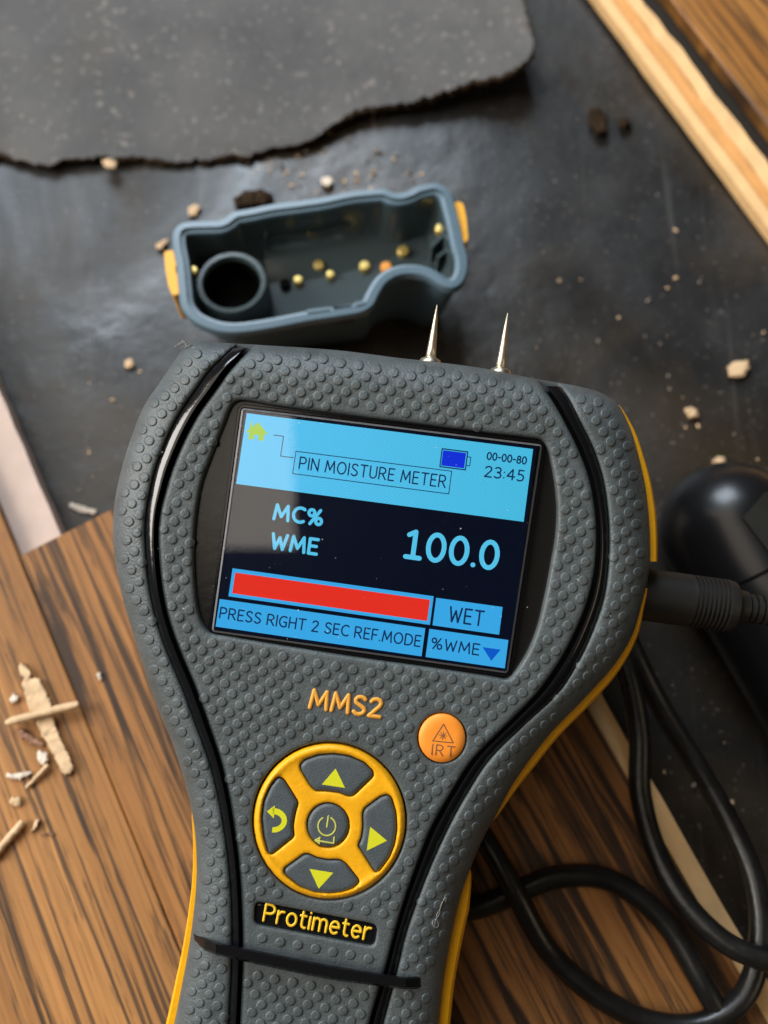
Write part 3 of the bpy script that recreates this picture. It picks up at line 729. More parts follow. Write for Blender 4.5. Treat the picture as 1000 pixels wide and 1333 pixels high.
uvtext('100.0', .612, .925, .441, .558, 3.1, mb, gap=.27)
mb.done('reading_lettering', mat_cyan3, scr)
quad('unit_arrow', 0, 0, 0, 0, -1.58, mat_blue2, scr, pts=[(628, 842), (651.6, 845.3), (639.3, 860)])
# home icon
hc = np.array([335.0, 562.0]); ex = np.array([.99, .12]); ey = np.array([-.14, .98])
hp = lambda x, y: hc + ex * x + ey * y
mb = MB()
for P in ([(-10, 1), (0, -8.5), (10, 1), (10, 11), (3, 11), (3, 4.5), (-3, 4.5), (-3, 11), (-10, 11)],):
    Q = np.array([hp(*p) for p in P]); nq = len(Q)
    V = cp(*Q.T, np.full(nq, -1.585)); mb.add(V, [[0, 1, 2, 3, 4, 5, 6, 7, 8][::-1]])
for P in ([(-12.5, 1.5), (0, -10.5), (12.5, 1.5)], [(-9, -10), (-9, -4)]): stroke([hp(*p) for p in P], 1.3, .04, -1.6, mb)
fix_normals(mb.done('home_icon', mat_lime, scr, smooth=False))
# lens slab with a bevelled rim, resting over the panel
lensq = densify(rounded([(314.5, 530.5), (706.5, 578.5), (661.5, 877), (275, 822.5)], 5, 4), 400)
n = len(lensq); sh = [(0, -1.55), (0, -.75), (-2.2, -.5)]
V = np.concatenate([cp(*offset(lensq, -d if d else 0).T, np.full(n, h)) for d, h in ((0, -1.55), (0, -.78), (-2.4, -.5))])
F = [list(range(n))[::-1], list(range(2 * n, 3 * n))]
for k in range(2): F += [[k * n + i, k * n + (i + 1) % n, (k + 1) * n + (i + 1) % n, (k + 1) * n + i] for i in range(n)]
V = np.concatenate([cp(*lensq.T, np.full(n, -1.55)), cp(*lensq.T, np.full(n, -.78)), cp(*offset(lensq, 2.4).T, np.full(n, -.5))])
lens = fix_normals(finish('screen_lens', V, F, mat_lens, meter, smooth=False))
ge, gi = offset(lensq, .3), offset(lensq, 2.6); V = np.concatenate([cp(*ge.T, np.full(n, -.70)), cp(*gi.T, np.full(n, -.47)), cp(*gi.T, np.full(n, -.49)), cp(*ge.T, np.full(n, -.73))]); F = []
for k in range(4): F += [[k * n + i, k * n + (i + 1) % n, ((k + 1) % 4) * n + (i + 1) % n, ((k + 1) % 4) * n + i] for i in range(n)]
fix_normals(finish('lens_edge_glint', V, F, mat_lensglint, lens, smooth=False))  # grey ring painted in for the lit lines along the lens edge
# thin dark gasket lip round the lens
ga = offset(lensq, -1.2); gb = offset(lensq, 5.5)
V = np.concatenate([cp(*ga.T, np.full(n, -1.72)), cp(*ga.T, np.full(n, -1.2)), cp(*gb.T, np.full(n, -1.58)), cp(*gb.T, np.full(n, -1.72))]); F = []
V = np.concatenate([cp(*ga.T, np.full(n, -1.72)), cp(*offset(lensq, -5).T, np.full(n, -1.72)), cp(*offset(lensq, -4).T, np.full(n, -1.1)), cp(*ga.T, np.full(n, -1.1))])
for k in range(4): F += [[k * n + i, k * n + (i + 1) % n, ((k + 1) % 4) * n + (i + 1) % n, ((k + 1) % 4) * n + i] for i in range(n)]
fix_normals(finish('lens_gasket', V, F, mat_black, meter, smooth=False))

# ---- keypad
def seg(P): return np.array([(310 + x / 4, 950 + y / 4) for x, y in P], float)
s_up = seg([(318, 185), (345, 153), (420, 127), (500, 121), (580, 132), (660, 167), (706, 213), (708, 245), (600, 349), (570, 348), (530, 331), (460, 322), (402, 322), (372, 292), (325, 215)])
s_left = seg([(215, 241), (242, 256), (318, 378), (300, 440), (290, 500), (295, 560), (180, 651), (153, 648), (130, 560), (119, 460), (130, 370), (163, 295), (193, 255)])
s_right = seg([(780, 333), (802, 350), (826, 430), (831, 520), (819, 600), (791, 670), (737, 742), (711, 746), (621, 605), (640, 560), (648, 500), (645, 440), (655, 408), (740, 345)])
s_down = seg([(345, 643), (372, 643), (410, 662), (470, 674), (530, 672), (562, 690), (632, 780), (630, 802), (600, 831), (540, 851), (470, 857), (400, 851), (320, 821), (248, 765), (234, 745), (240, 718)])
s_mid = ellipse((427.3, 1074.3), 28.2, 29.8, 44)
segs = [densify(rounded(s, 4, 4), 4) for s in (s_up, s_left, s_right, s_down)] + [s_mid]
pad_out = ellipse(pad_c, 98.8, 101.3, 120)
def pad_h(v, loops):
    d = pdist(v, pad_out); h = .05 - round_drop(d, 7, .9) + .28 * np.exp(-((d - 7) / 4.5) ** 2)
    for s in segs: h = h - round_drop(pdist(v, s), 4, .35)
    return h
pad = plate('keypad_ring', pad_out, pad_h, mat_yellow, meter, segs, ring=(0, .8, 2.2, 4.5, 7, 10, 14), hring=(0, .8, 2, 4), grid=8, skirt=2.2)
caps = []
for s in segs:
    inn = offset(s, 1.1)
    caps.append(plate('key', inn, (lambda s_: lambda v, l: .18 - round_drop(pdist(v, s_), 6, .7))(inn), mat_button, meter, [], ring=(0, .8, 2.2, 4, 6), grid=7, skirt=2.4))
def flatmark(name, polys, h, mat, parent, th=.05):
    mb = MB()
    for P in polys:
        P = np.asarray(P, float); n = len(P); V = np.concatenate([cp(*P.T, np.full(n, h)), cp(*P.T, np.full(n, h - th))])
        mb.add(V, [list(range(n))] + [[i, (i + 1) % n, n + (i + 1) % n, n + i] for i in range(n)])
    return fix_normals(mb.done(name, mat, parent, smooth=False))
flatmark('up_arrow', [seg([(508, 202), (557, 303), (436, 285)])], .215, mat_mark, caps[0])
flatmark('right_arrow', [seg([(688, 505), (775, 578), (670, 630)])], .215, mat_mark, caps[2])
flatmark('down_arrow', [seg([(372, 725), (496, 745), (420, 828)])], .215, mat_mark, caps[3])
oc, ic = [], []
for t in np.linspace(-110, 95, 14):
    a_ = math.radians(t); oc.append((183 + 72 * math.cos(a_), 472 + 64 * math.sin(a_) )); ic.append((183 + 44 * math.cos(a_), 474 + 34 * math.sin(a_)))
flatmark('back_arrow', [seg([(150, 425), (192, 394), (186, 462)])] + [seg([oc[i], oc[i + 1], ic[i + 1], ic[i]]) for i in range(1, 13)], .215, mat_mark, caps[1])
mb = MB()
stroke([seg([(463 + 46 * math.cos(t), 503 - 49 * math.sin(t))])[0] for t in np.radians(np.linspace(118, 422, 24))], 1.05, .05, .20, mb)
stroke(seg([(471, 450), (463, 507)]), 1.05, .05, .20, mb); stroke(seg([(501, 560), (498, 592), (408, 577)]), 1.05, .05, .20, mb)
stroke(seg([(428, 562), (402, 576), (424, 593)]), 1.05, .05, .20, mb); stroke(seg([(424, 566), (423, 590)]), 1.2, .05, .20, mb)
mb.done('power_symbol', M('pale_lime_print', (.50, .50, .10), .5), caps[4])

# IRT key
irt = plate('laser_key', ellipse(irt_c, 30.3, 31.5, 60), lambda v, l: .45 - round_drop(pdist(v, irt_hole), 14, 1.0), mat_orange, meter, [], ring=(0, .8, 2.2, 4.5, 8, 13), grid=9, skirt=2.6)
mb = MB(); hz = .44
stroke(np.array([(577.5, 942.5), (590, 967), (563.5, 964.5), (577.5, 942.5)]), .8, .05, hz, mb)
for t in np.linspace(0, 180, 4, endpoint=False):
    d_ = np.array([math.cos(math.radians(t + 8)), math.sin(math.radians(t + 8))]) * 5; stroke(np.array([(576.8, 957.5) - d_, (576.8, 957.5) + d_]), .55, .05, hz, mb)
capsule((576.8, 957.5), (576.9, 957.5), 2.1, .06, hz, mb)
text('IRT', basis((562, 982), (28.5, 3.6), (1.6, -13.2)), 0, 1, .85, .05, hz, mb, gap=.34)
mb.done('key_print', mat_ink, irt)

# steel pins at the head, each with its collar
for base, tip in (((559.5, 476), (569.3, 396.5)), ((650.5, 490), (661.2, 407))):
    b3, t3 = cp(*base, -11.5), cp(*tip, -11.5); ax = t3 - b3
    f = np.array([0, .12, .13, .3, .55, .8, .97, 1.0]); r = np.array([.80, .80, .92, .78, .58, .34, .12, .03]) * .001
    V, F = tube(b3 + f[:, None] * ax, r, 16); p = finish('pin', V, F, mat_steel, meter)
    f = np.array([-.05, .05, .10, .135, .14]); r = np.array([2.0, 2.0, 1.75, 1.0, .8]) * .001
    V, F = tube(b3 + f[:, None] * ax, r, 18); finish('collar', V, F, mat_steel, p, sharp=40)

# ------------------------------------------------------------------ probe cable: plug in the side, cord looping over the boards
mat_cable = M('black_cable', (.009, .0085, .008), .32, spec=.5, bump=.15, bscale=700, var=.3, vscale=250)
mat_plug = M('black_plug', (.013, .012, .011), .5, spec=.4, bump=.1, bscale=1200)
p0, p1 = cp(826, 772, -13), cp(1010, 797, -13); ax = (p1 - p0); L = np.linalg.norm(ax); ax /= L
xs = lambda px: (cp(px, 772 + (px - 826) * .136, -13) - p0) @ ax
prof = [(826, 4.65), (893, 4.62), (896, 4.6)]
x = 897.0
for k in range(8): prof += [(x, 4.62), (x + 1.1, 4.28), (x + 3.0, 4.28), (x + 4.1, 4.62)]; x += 5.7
prof += [(945, 4.60), (953, 4.35), (958, 3.4), (963, 3.1), (970, 3.0)]
cable = empty('probe_cable', cp(846, 775, -13), None, 'black probe cable plugged into the meter with its cord looped on the boards', 'cable')
V, F = tube(np.array([p0 + ax * xs(q) for q, r in prof]), np.array([r for q, r in prof]) * .001, 36); finish('plug', V, F, mat_plug, cable, sharp=35)
sr = [(966, 2.0), (972, 2.0)]
for k in range(5): sr += [(973 + k * 9, 2.6), (979 + k * 9, 2.6), (979.5 + k * 9, 1.9), (982 + k * 9, 1.9)]
V, F = tube(np.array([p0 + ax * xs(q) for q, r in sr]), np.array([r for q, r in sr]) * .001, 24); finish('strain_relief', V, F, mat_plug, cable, sharp=35)
cr = .00225
cordpts = [(1012, 800, None), (1060, 815, .040), (1140, 880, .030), (1210, 1010, .014), (1190, 1170, .008), (1100, 1258, .0085), (1000, 1250, .0085), (949, 1230, .0075), (897, 1182, .0055), (856, 1112, .0035), (834, 1033, .004), (832, 950, .006), (812, 862, .009), (770, 790, .010), (730, 730, .010), (720, 680, .010), (750, 680, .010), (790, 760, .009), (823, 844, .007), (862, 922, .003), (913, 1005, .0005), (959, 1088, .0012), (983, 1150, .0030), (990, 1226, .0042), (968, 1298, .0042), (918, 1332, .0032), (857, 1333, .0028), (784, 1300, .0026), (715, 1239, .0028), (672, 1164, .0062), (634, 1097, .0068), (590, 1040, .0045), (520, 1040, .0026), (500, 1120, .0024), (550, 1176, .0024), (614, 1183, .0024), (669, 1163, .0024), (724, 1142, .0024), (784, 1143, .0024), (830, 1166, .0024), (876, 1214, .0026), (917, 1285, .0036), (950, 1345, .0024), (990, 1440, .0024), (1060, 1600, .0024), (1220, 1720, .0024), (1450, 1700, .0026)]
C3 = [p1 if z is None else gp(x, y, z) for x, y, z in cordpts]
V, F = tube(catmull(np.array(C3) * 1000, 2.0) / 1000, cr, 16); finish('cord', V, F, mat_cable, cable)

# ------------------------------------------------------------------ black rounded handle lying beyond the plug
mat_handle = M('black_handle', (.008, .008, .009), .30, spec=.5, bump=.06, bscale=300)
mat_handle2 = M('grey_black_panel', (.020, .0185, .015), .55, spec=.35)
hr = .0155; c0 = gp(950, 690, ZS + hr); dirh = np.array([.42, -.90, 0.0]); dirh /= np.linalg.norm(dirh)
hnd = empty('moisture_probe', (c0[0], c0[1], ZS), None, 'black rounded plastic probe handle lying beside the cable plug', 'probe')
f = [-1.0]; prof = [(-hr * math.cos(t), hr * math.sin(t)) for t in np.radians(np.linspace(3, 90, 14))] + [(.012, hr), (.0124, hr * .97), (.0128, hr), (.05, hr * 1.0), (.055, hr * .93), (.06, hr * .8)]
V, F = tube(np.array([c0 + dirh * a for a, r in prof]), np.array([r for a, r in prof]), 40); finish('handle_body', V, F, mat_handle, hnd, sharp=40)
# flat thumb panel let into the top of the handle
sd = np.cross(dirh, [0, 0, 1])
pp = [(.0005, -.0035), (-.0025, .004), (.001, .012), (.045, .0125), (.045, .001)]
Pq = np.array([c0 + dirh * a + sd * (-s) for a, s in pp]); Pq = densify(Pq, .0015)
rel = Pq - c0; s_ = rel @ sd; a_ = rel @ dirh
zt = np.sqrt(np.maximum(hr * hr - s_ ** 2 - np.minimum(a_, 0) ** 2, (hr * .3) ** 2))
n = len(Pq); c_ = Pq.mean(0); V = np.concatenate([np.c_[Pq[:, :2], c0[2] + zt - .0006], np.c_[Pq[:, :2], c0[2] + zt + .0005], [[c_[0], c_[1], c0[2] + hr * .985 + .0006]]])
F = [[i, (i + 1) % n, n + (i + 1) % n, n + i] for i in range(n)] + [[n + i, n + (i + 1) % n, 2 * n] for i in range(n)]
fix_normals(finish('thumb_panel', V, F, mat_handle2, hnd, smooth=False))

# ------------------------------------------------------------------ the meter's open cap, standing mouth up behind it
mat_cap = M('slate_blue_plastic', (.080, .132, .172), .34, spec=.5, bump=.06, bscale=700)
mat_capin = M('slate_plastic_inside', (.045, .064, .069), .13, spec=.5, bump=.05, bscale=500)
mat_brass = M('brass', (.62, .46, .14), .35, metal=.6, spec=.5)
mat_hole_shade = M('hole_shade_black', (.002, .002, .002), .8, spec=.1)  # shade inside holes, put into the colour
rim = [(223.5, 318), (224, 302), (232, 291), (246, 287), (270, 286), (288, 285), (295, 280.5), (302, 275), (330, 269), (354, 264), (385, 260), (420, 255), (450, 248.5), (472, 245.5), (503, 244.5), (512, 248.5), (520, 249.5), (530, 247), (541, 241.5), (556, 237.5), (568, 236.5), (579, 240.5), (588, 249), (592, 261), (596, 276), (600, 292), (605, 316), (610, 335), (609, 354), (602, 369), (589, 376), (574, 373), (556, 362), (539, 357.5), (520, 359), (504, 368), (494, 383), (486, 398), (471, 407), (448, 411.5), (400, 419), (354, 428), (320, 433), (299, 434), (277, 430.5), (250, 418), (235, 400), (231, 374), (228, 343)]
ZR = 0.0165
rimp = catmull(rim, 4, True); NR = len(rimp)
rw = np.array([gp(x, y, ZR) for x, y in rimp]); cc = rw.mean(0)
cap = empty('meter_cap', (cc[0], cc[1], ZS + .0012), None, 'slate blue plastic meter cap standing open end up with yellow side clips', 'cap')
def shrink(P, d): return np.c_[offset(P[:, :2], d), P[:, 2]]
def at_z(P, z): return np.c_[P[:, :2], np.full(len(P), z)]
px = .000185
zb = ZS + .0012
prof_o = [(0.9, zb, ), (.30, zb + .0006), (.12, zb + .006), (.05, zb + .016)]
def sc(fx, fy, d, z):
    P = shrink(rw, d) if d else rw.copy(); return np.c_[cc[0] + (P[:, 0] - cc[0]) * fx, cc[1] + (P[:, 1] - cc[1]) * fy, np.full(NR, z)]
layers = [sc(.84, .58, .0018, zb), sc(.86, .62, .0012, zb + .0008), sc(.92, .77, .0012, zb + .009), sc(.982, .94, .0010, ZR - .0045), sc(.99, .965, .0009, ZR - .0030), sc(.998, .995, 0, ZR - .0022), at_z(rw, ZR - .0008), at_z(shrink(rw, .0004), ZR), at_z(shrink(rw, .0020), ZR + .0001), at_z(shrink(rw, .0022), ZR - .0006), at_z(shrink(rw, .0031), ZR - .0007), at_z(shrink(rw, .0033), ZR - .0016)]
V = np.concatenate(layers); F = []
for k in range(len(layers) - 1):
    for i in range(NR): j = (i + 1) % NR; F.append([k * NR + i, k * NR + j, (k + 1) * NR + j, (k + 1) * NR + i])
fix_normals(finish('cap_shell', V, F, mat_cap, cap, sharp=50))
def fill(P3):     # flat polygon as triangles
    v, e, f = delaunay_2d_cdt([Vector(p[:2]) for p in P3], [(i, (i + 1) % len(P3)) for i in range(len(P3))], [], 1, 1e-7)[:3]
    return [list(t) for t in f], np.array([(p.x, p.y) for p in v])
inw = [sc(1, 1, .0033, ZR - .0015), sc(.99, .965, .0034, ZR - .006), sc(.965, .90, .0036, ZR - .011), sc(.945, .86, .0042, ZR - .0135)]
V = np.concatenate(inw); F = []
for k in range(3):
    for i in range(NR): j = (i + 1) % NR; F.append([k * NR + j, k * NR + i, (k + 1) * NR + i, (k + 1) * NR + j])
ft, vv = fill(inw[-1])
base = len(V); V = np.concatenate([V, np.c_[vv, np.full(len(vv), ZR - .0135)]]); F += [[base + i for i in t] for t in ft]
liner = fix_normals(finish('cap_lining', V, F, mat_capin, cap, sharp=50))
ft, vv = fill(layers[0]); finish('cap_end', np.c_[vv, np.full(len(vv), zb + .0001)], [t[::-1] for t in ft], mat_cap, cap, smooth=False)
# curved trough ridge along the inside
tr = catmull([(345, 338), (400, 333), (450, 322), (500, 305), (545, 283)], 6)
def gz(P, z): return np.array([gp(x, y, z) for x, y in P])
ridge = []
ndir = normals2(tr)
for s, z in ((-38, ZR - .0066), (-26, ZR - .0094), (-12, ZR - .0114), (4, ZR - .0122), (20, ZR - .0127), (34, ZR - .0132), (44, ZR - .0138)):
    ridge.append(gz(tr + ndir * -s * .8, z))
n = len(tr); V = np.concatenate(ridge); F = []
for k in range(len(ridge) - 1): F += [[k * n + i, k * n + i + 1, (k + 1) * n + i + 1, (k + 1) * n + i] for i in range(n - 1)]
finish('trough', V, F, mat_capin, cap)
# tube socket
tc = np.array(gp(301.5, 367, ZR - .004)); rO = .0084; rI = .0068
aa = np.linspace(0, 2 * math.pi, 40, endpoint=False); cc2 = np.c_[np.cos(aa), np.sin(aa)]
def ringz(r, z): return np.c_[tc[:2] + cc2 * r, np.full(40, z)]
RL = [ringz(rO * 1.03, ZR - .0134), ringz(rO, ZR - .0045), ringz(rO - .0003, ZR - .004), ringz(rI + .0003, ZR - .004), ringz(rI, ZR - .0045), ringz(rI * .97, ZR - .0160)]
V = np.concatenate(RL); F = []
for k in range(5): F += [[k * 40 + i, k * 40 + (i + 1) % 40, (k + 1) * 40 + (i + 1) % 40, (k + 1) * 40 + i] for i in range(40)]
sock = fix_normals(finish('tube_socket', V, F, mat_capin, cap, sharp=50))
V = np.c_[tc[:2] + cc2 * rI * .972, np.full(40, ZR - .0128)]; finish('socket_bottom', V, [list(range(40))], mat_hole_shade, sock, smooth=False)  # depth of the socket painted black here and on the bore
V = np.concatenate([ringz(rI * .985, ZR - .0056), ringz(rI * .975, ZR - .0129)]); finish('socket_bore', V, [[i, (i + 1) % 40, 40 + (i + 1) % 40, 40 + i] for i in range(40)], mat_hole_shade, sock)
# brass studs inside, and a solid disc painted black for the shade of a hole
def stud(x, y, r, z, mat=mat_brass, name='stud'):
    c = gp(x, y, z); rr = r * .000185; k = 14; a_ = np.linspace(0, 2 * math.pi, k, endpoint=False); cs = np.c_[np.cos(a_), np.sin(a_)]
    L_ = [np.c_[c[:2] + cs * rr, np.full(k, c[2] - .002)], np.c_[c[:2] + cs * rr, np.full(k, c[2] - .0003)], np.c_[c[:2] + cs * rr * .8, np.full(k, c[2])]]
    V = np.concatenate(L_ + [[[c[0], c[1], c[2] + .0001]]]); F = []
    for q in range(2): F += [[q * k + i, q * k + (i + 1) % k, (q + 1) * k + (i + 1) % k, (q + 1) * k + i] for i in range(k)]
    F += [[2 * k + i, 2 * k + (i + 1) % k, 3 * k] for i in range(k)]
    return finish(name, V, F, mat, cap, sharp=25)
for x, y, r in ((388, 363, 6.5), (415, 343.5, 7.5), (430, 356, 6), (475, 344.5, 7.5), (525, 325, 8)): stud(x, y, r, ZR - .0119)
stud(250.5, 351, 6.5, ZR - .004); stud(574, 295.5, 7.5, ZR - .006)
stud(503, 345.5, 7.5, ZR - .0116, M('amber_plastic', (.75, .30, .03), .4), 'amber_plug')
stud(371, 368, 7.5, ZR - .0120, mat_hole_shade, 'hole_shade_disc')
# inner flange under the far rim
fl = catmull([(312, 284), (350, 287), (400, 290), (440, 283), (475, 267), (487, 258)], 6)
fo = catmull([(312, 280), (350, 272), (400, 264), (440, 257), (475, 252), (487, 251)], 6); k = 40; fl, fo = resample(fl, k), resample(fo, k)
V = np.concatenate([gz(fo, ZR - .0030), gz(fl, ZR - .0040), gz(fl, ZR - .0048)]); F = []
for q in range(2): F += [[q * k + i, q * k + i + 1, (q + 1) * k + i + 1, (q + 1) * k + i] for i in range(k - 1)]
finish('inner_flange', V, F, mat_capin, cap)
# ribs on the inside of the far end and a block painted black as a slot's shade in the near wall
for P in ([(560, 322), (584, 300), (585, 302.5), (562, 325)], [(568, 335), (592, 318), (593, 320.5), (570, 338)], [(345, 295), (347, 295), (347, 312), (345, 312)], [(520, 262), (522, 262), (524, 278), (522, 278)]):
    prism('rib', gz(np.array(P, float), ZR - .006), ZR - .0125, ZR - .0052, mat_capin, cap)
prism('slot_shade_block', gz(np.array([(434, 401.5), (459, 398.5), (460, 404), (435, 407)], float), ZR - .001), ZR - .006, ZR - .0005, mat_hole_shade, cap)
for P in ([(400, 407), (430, 403), (430, 407), (401, 411)], [(462, 397), (474, 395), (475, 399), (463, 402)]):
    prism('latch_lip', gz(np.array(P, float), ZR - .001), ZR - .005, ZR + .0004, mat_cap, cap)
# yellow clips on the sides
for P in ([(214, 328), (228, 327), (232, 334), (228, 352), (236, 371), (235, 383), (225, 386), (220, 374), (216, 352)], [(587, 267), (597, 263), (603, 266.5), (607, 286), (609.5, 313), (604, 318), (596, 313.5), (597, 296), (593, 280)]):
    W3 = gz(densify(rounded(P, 4, 4), 6), ZR - .0012)
    prism('side_clip', W3, ZR - .012, ZR - .0008, mat_yellow, cap)

# ------------------------------------------------------------------ loose bits
mat_chip = M('pale_splinter', (.60, .42, .25), .7, spec=.2, bump=.6, bscale=900, var=.18, vscale=300)
mat_chipbrown = M('brown_splinter', (.26, .14, .085), .7, spec=.2, bump=.5, bscale=900, var=.2, vscale=300)
mat_chipwhite = M('white_splinter', (.66, .56, .46), .7, spec=.2, bump=.5, bscale=900, var=.12, vscale=300)
mat_clod = M('dark_clod', (.030, .018, .010), .9, spec=.1, bump=.8, bscale=900, var=.4, vscale=400)
def chip(poly, th, mat, label, z=0.0, k=4.6143, org=(0, 840), cat='splinter', tilt=0.0, group=None, name='splinter', raw=False):
    group = group or {'splinter': 'splinters on the boards', 'wood_chip': 'wood chips on the black sheet', 'clod': 'dark clods on the black sheet'}[name]
    """a flake with an uneven, crowned top; poly in pixels"""
    P = np.asarray(poly, float); P = P if raw else P / k + np.array(org)
    P = densify(P, 3.0); P = P + rng.normal(0, min(.75, .022 * np.ptp(P, axis=0).max() + .15), P.shape); n = len(P); c = P.mean(0)
    ring2 = P + (c - P) * np.minimum(.45, 2.5 / np.maximum(np.linalg.norm(P - c, axis=1, keepdims=True), 1))
    z1 = th * (.55 + .25 * rng.random(n)); z2 = th * (.85 + .3 * rng.random(n))
    lo = np.array([gp(x, y, z) for x, y in P]); mid = np.array([gp(x, y, z + h) for (x, y), h in zip(P, z1)]); top = np.array([gp(x, y, z + h) for (x, y), h in zip(ring2, z2)])
    if tilt:
        t = np.linspace(0, 1, n)
        for A_ in (lo, mid, top): A_[:, 2] += tilt * (A_[:, 0] - A_[:, 0].min()) / max(1e-6, np.ptp(A_[:, 0]))
    ft, vv = None, None
    V = np.concatenate([lo, mid, top]); F = []
    for q in range(2): F += [[q * n + i, q * n + (i + 1) % n, (q + 1) * n + (i + 1) % n, (q + 1) * n + i] for i in range(n)]
    f3 = delaunay_2d_cdt([Vector(p) for p in ring2], [(i, (i + 1) % n) for i in range(n)], [], 1, 1e-6)
    if len(f3[0]) == n: F += [[2 * n + f3[3][i][0] for i in t] for t in f3[2]]
    else: F.append(list(range(2 * n, 3 * n)))
    o = fix_normals(finish(name, V, F, mat, None, sharp=35)); tag(o, label, cat, group); return o
def stick(p, q, r0, r1, z0, z1, mat, label, name='splinter', cat='splinter'):
    a_, b_ = gp(*p, z0), gp(*q, z1); t = np.linspace(0, 1, 14)
    P = a_ + t[:, None] * (b_ - a_) + rng.normal(0, .00006, (14, 3)); R = (r0 + (r1 - r0) * t) * (1 + rng.normal(0, .05, 14)); R[0] *= .6; R[-1] *= .85
    V, F = tube(P, R, 9); c = P.mean(0)
    o = finish(name, V, F, mat, None, sharp=45); tag(o, label, cat, 'splinters on the boards'); return o
chip([(108, 130), (122, 108), (150, 118), (180, 158), (160, 195), (232, 205), (266, 262), (302, 352), (330, 450), (352, 540), (400, 640), (446, 738), (412, 780), (385, 790), (350, 722), (292, 610), (232, 500), (172, 362), (130, 232), (148, 195), (124, 172)], .0011, mat_chip, 'long flat pale splinter with ragged sides lying under the round stick', .0002)
stick((8, 941), (103, 916.5), .00092, .00085, .0022, .0026, mat_chip, 'straight round pale stick lying across the flat splinter')
chip([(95, 512), (120, 500), (200, 545), (262, 590), (255, 612), (180, 590), (110, 545)], .0012, mat_chipbrown, 'reddish brown sliver just below the round stick', .0002)
chip([(222, 650), (235, 632), (286, 648), (290, 690), (262, 720), (228, 700)], .0011, mat_chipwhite, 'whitish flake at the upper end of a forked splinter', .0008)
stick((34, 1026), (62.5, 996), .0004, .00055, .0006, .0012, mat_chip, 'thin pale twig sloping up to the whitish flake')
chip([(35, 768), (60, 775), (110, 770), (190, 752), (195, 768), (120, 805), (70, 803), (40, 788)], .0008, mat_chipwhite, 'pale curled shaving lying left of the thin twig', .0002)
chip([(52, 940), (75, 908), (130, 915), (122, 962), (80, 965)], .0009, mat_chip, 'small squarish pale chip between the shaving and the lowest stick', .0002)
stick((-12, 1120), (30, 1069), .0009, .0008, .001, .0012, mat_chip, 'pale stick running off the frame, nearest the lower edge of the photo')
chip([(188, 1120), (215, 1040), (238, 1050), (222, 1100)], .0009, mat_chip, 'narrow tan chip right of the lowest pale stick', .0002)
chip([(56, 330), (80, 288), (118, 305), (105, 340), (70, 345)], .0009, mat_chipwhite, 'small white chip above the round stick', .0002)
chip([(578, 170), (600, 165), (610, 205), (598, 215)], .0006, mat_chipwhite, 'tiny pale flake alone on the board beside the meter', .0002)
chip([(235, 1135), (280, 1125), (325, 1130), (322, 1142), (278, 1140)], .0004, mat_chipbrown, 'thin dark shred on the board below the tan chip', .0002)
chip([(252, 1228), (259, 1226), (262, 1233), (255, 1236)], .0006, mat_chipwhite, 'pale speck of wood near the bottom left board', .0002, raw=True) if False else None
ZT = ZS + .0002
chip([(946, 478), (956, 470), (973, 468), (977, 478), (968, 491), (950, 491)], .0011, mat_chip, 'largest tan wood chip on the black sheet', ZT, raw=True, cat='wood chip', name='wood_chip')
chip([(891, 533), (900, 529), (910, 534), (909, 543), (897, 545)], .0014, mat_chip, 'rounded tan chip between the meter and the largest chip', ZT, raw=True, cat='wood chip', name='wood_chip')
chip([(927, 602), (934, 594), (943, 595), (950, 606), (940, 611), (929, 610)], .0030, mat_chip, 'pale chip touching the black probe handle', ZT, raw=True, cat='wood chip', name='wood_chip')
chip([(90, 655), (110, 659), (126, 664), (124, 669), (104, 667), (90, 660)], .0008, mat_chipwhite, 'thin whitish sliver near the corner of the cut-out', ZT, raw=True, cat='wood chip', name='wood_chip')
chip([(162, 470), (170, 466), (175, 474), (170, 480), (163, 478)], .0010, mat_chip, 'tan chip on the black sheet beside the rubber shoulder of the meter', ZT, raw=True, cat='wood chip', name='wood_chip')
chip([(246, 270), (255, 265), (260, 270), (254, 281), (246, 280)], .0011, mat_chip, 'tan chip at the far left corner of the cap', ZT, raw=True, cat='wood chip', name='wood_chip')
chip([(203, 318), (216, 310), (220, 313), (210, 325), (204, 324)], .0011, mat_chip, 'tan chip beside the cap clip on the socket side', ZT, raw=True, cat='wood chip', name='wood_chip')
chip([(132, 209), (144, 206), (153, 211), (150, 219), (138, 219)], .0013, mat_chip, 'tan chip caught on the torn felt edge', ZT + .002, raw=True, cat='wood chip', name='wood_chip')
chip([(418, 232), (430, 229), (435, 236), (428, 243), (420, 240)], .0011, mat_chipwhite, 'pale chip behind the middle of the cap', ZT, raw=True, cat='wood chip', name='wood_chip')
chip([(932, 1041), (955, 1040.5), (956, 1045.5), (934, 1046.5)], .0008, mat_chip, 'tan sliver on the black sheet inside the cord loop', ZT, raw=True, cat='wood chip', name='wood_chip')
chip([(304, 258), (318, 249), (340, 246), (356, 254), (352, 263), (330, 268), (308, 268)], .0030, mat_clod, 'dark brown crumbly clod behind the cap', ZT, raw=True, cat='clod', name='clod')
chip([(765, 142), (780, 138), (790, 150), (792, 170), (778, 176), (768, 165)], .0026, mat_clod, 'dark brown clod on the sheet near the pale board edge', ZT, raw=True, cat='clod', name='clod')
chip([(806, 154), (816, 152), (822, 160), (812, 167), (806, 163)], .0022, mat_clod, 'smaller dark clod closest to the pale board edge', ZT, raw=True, cat='clod', name='clod')
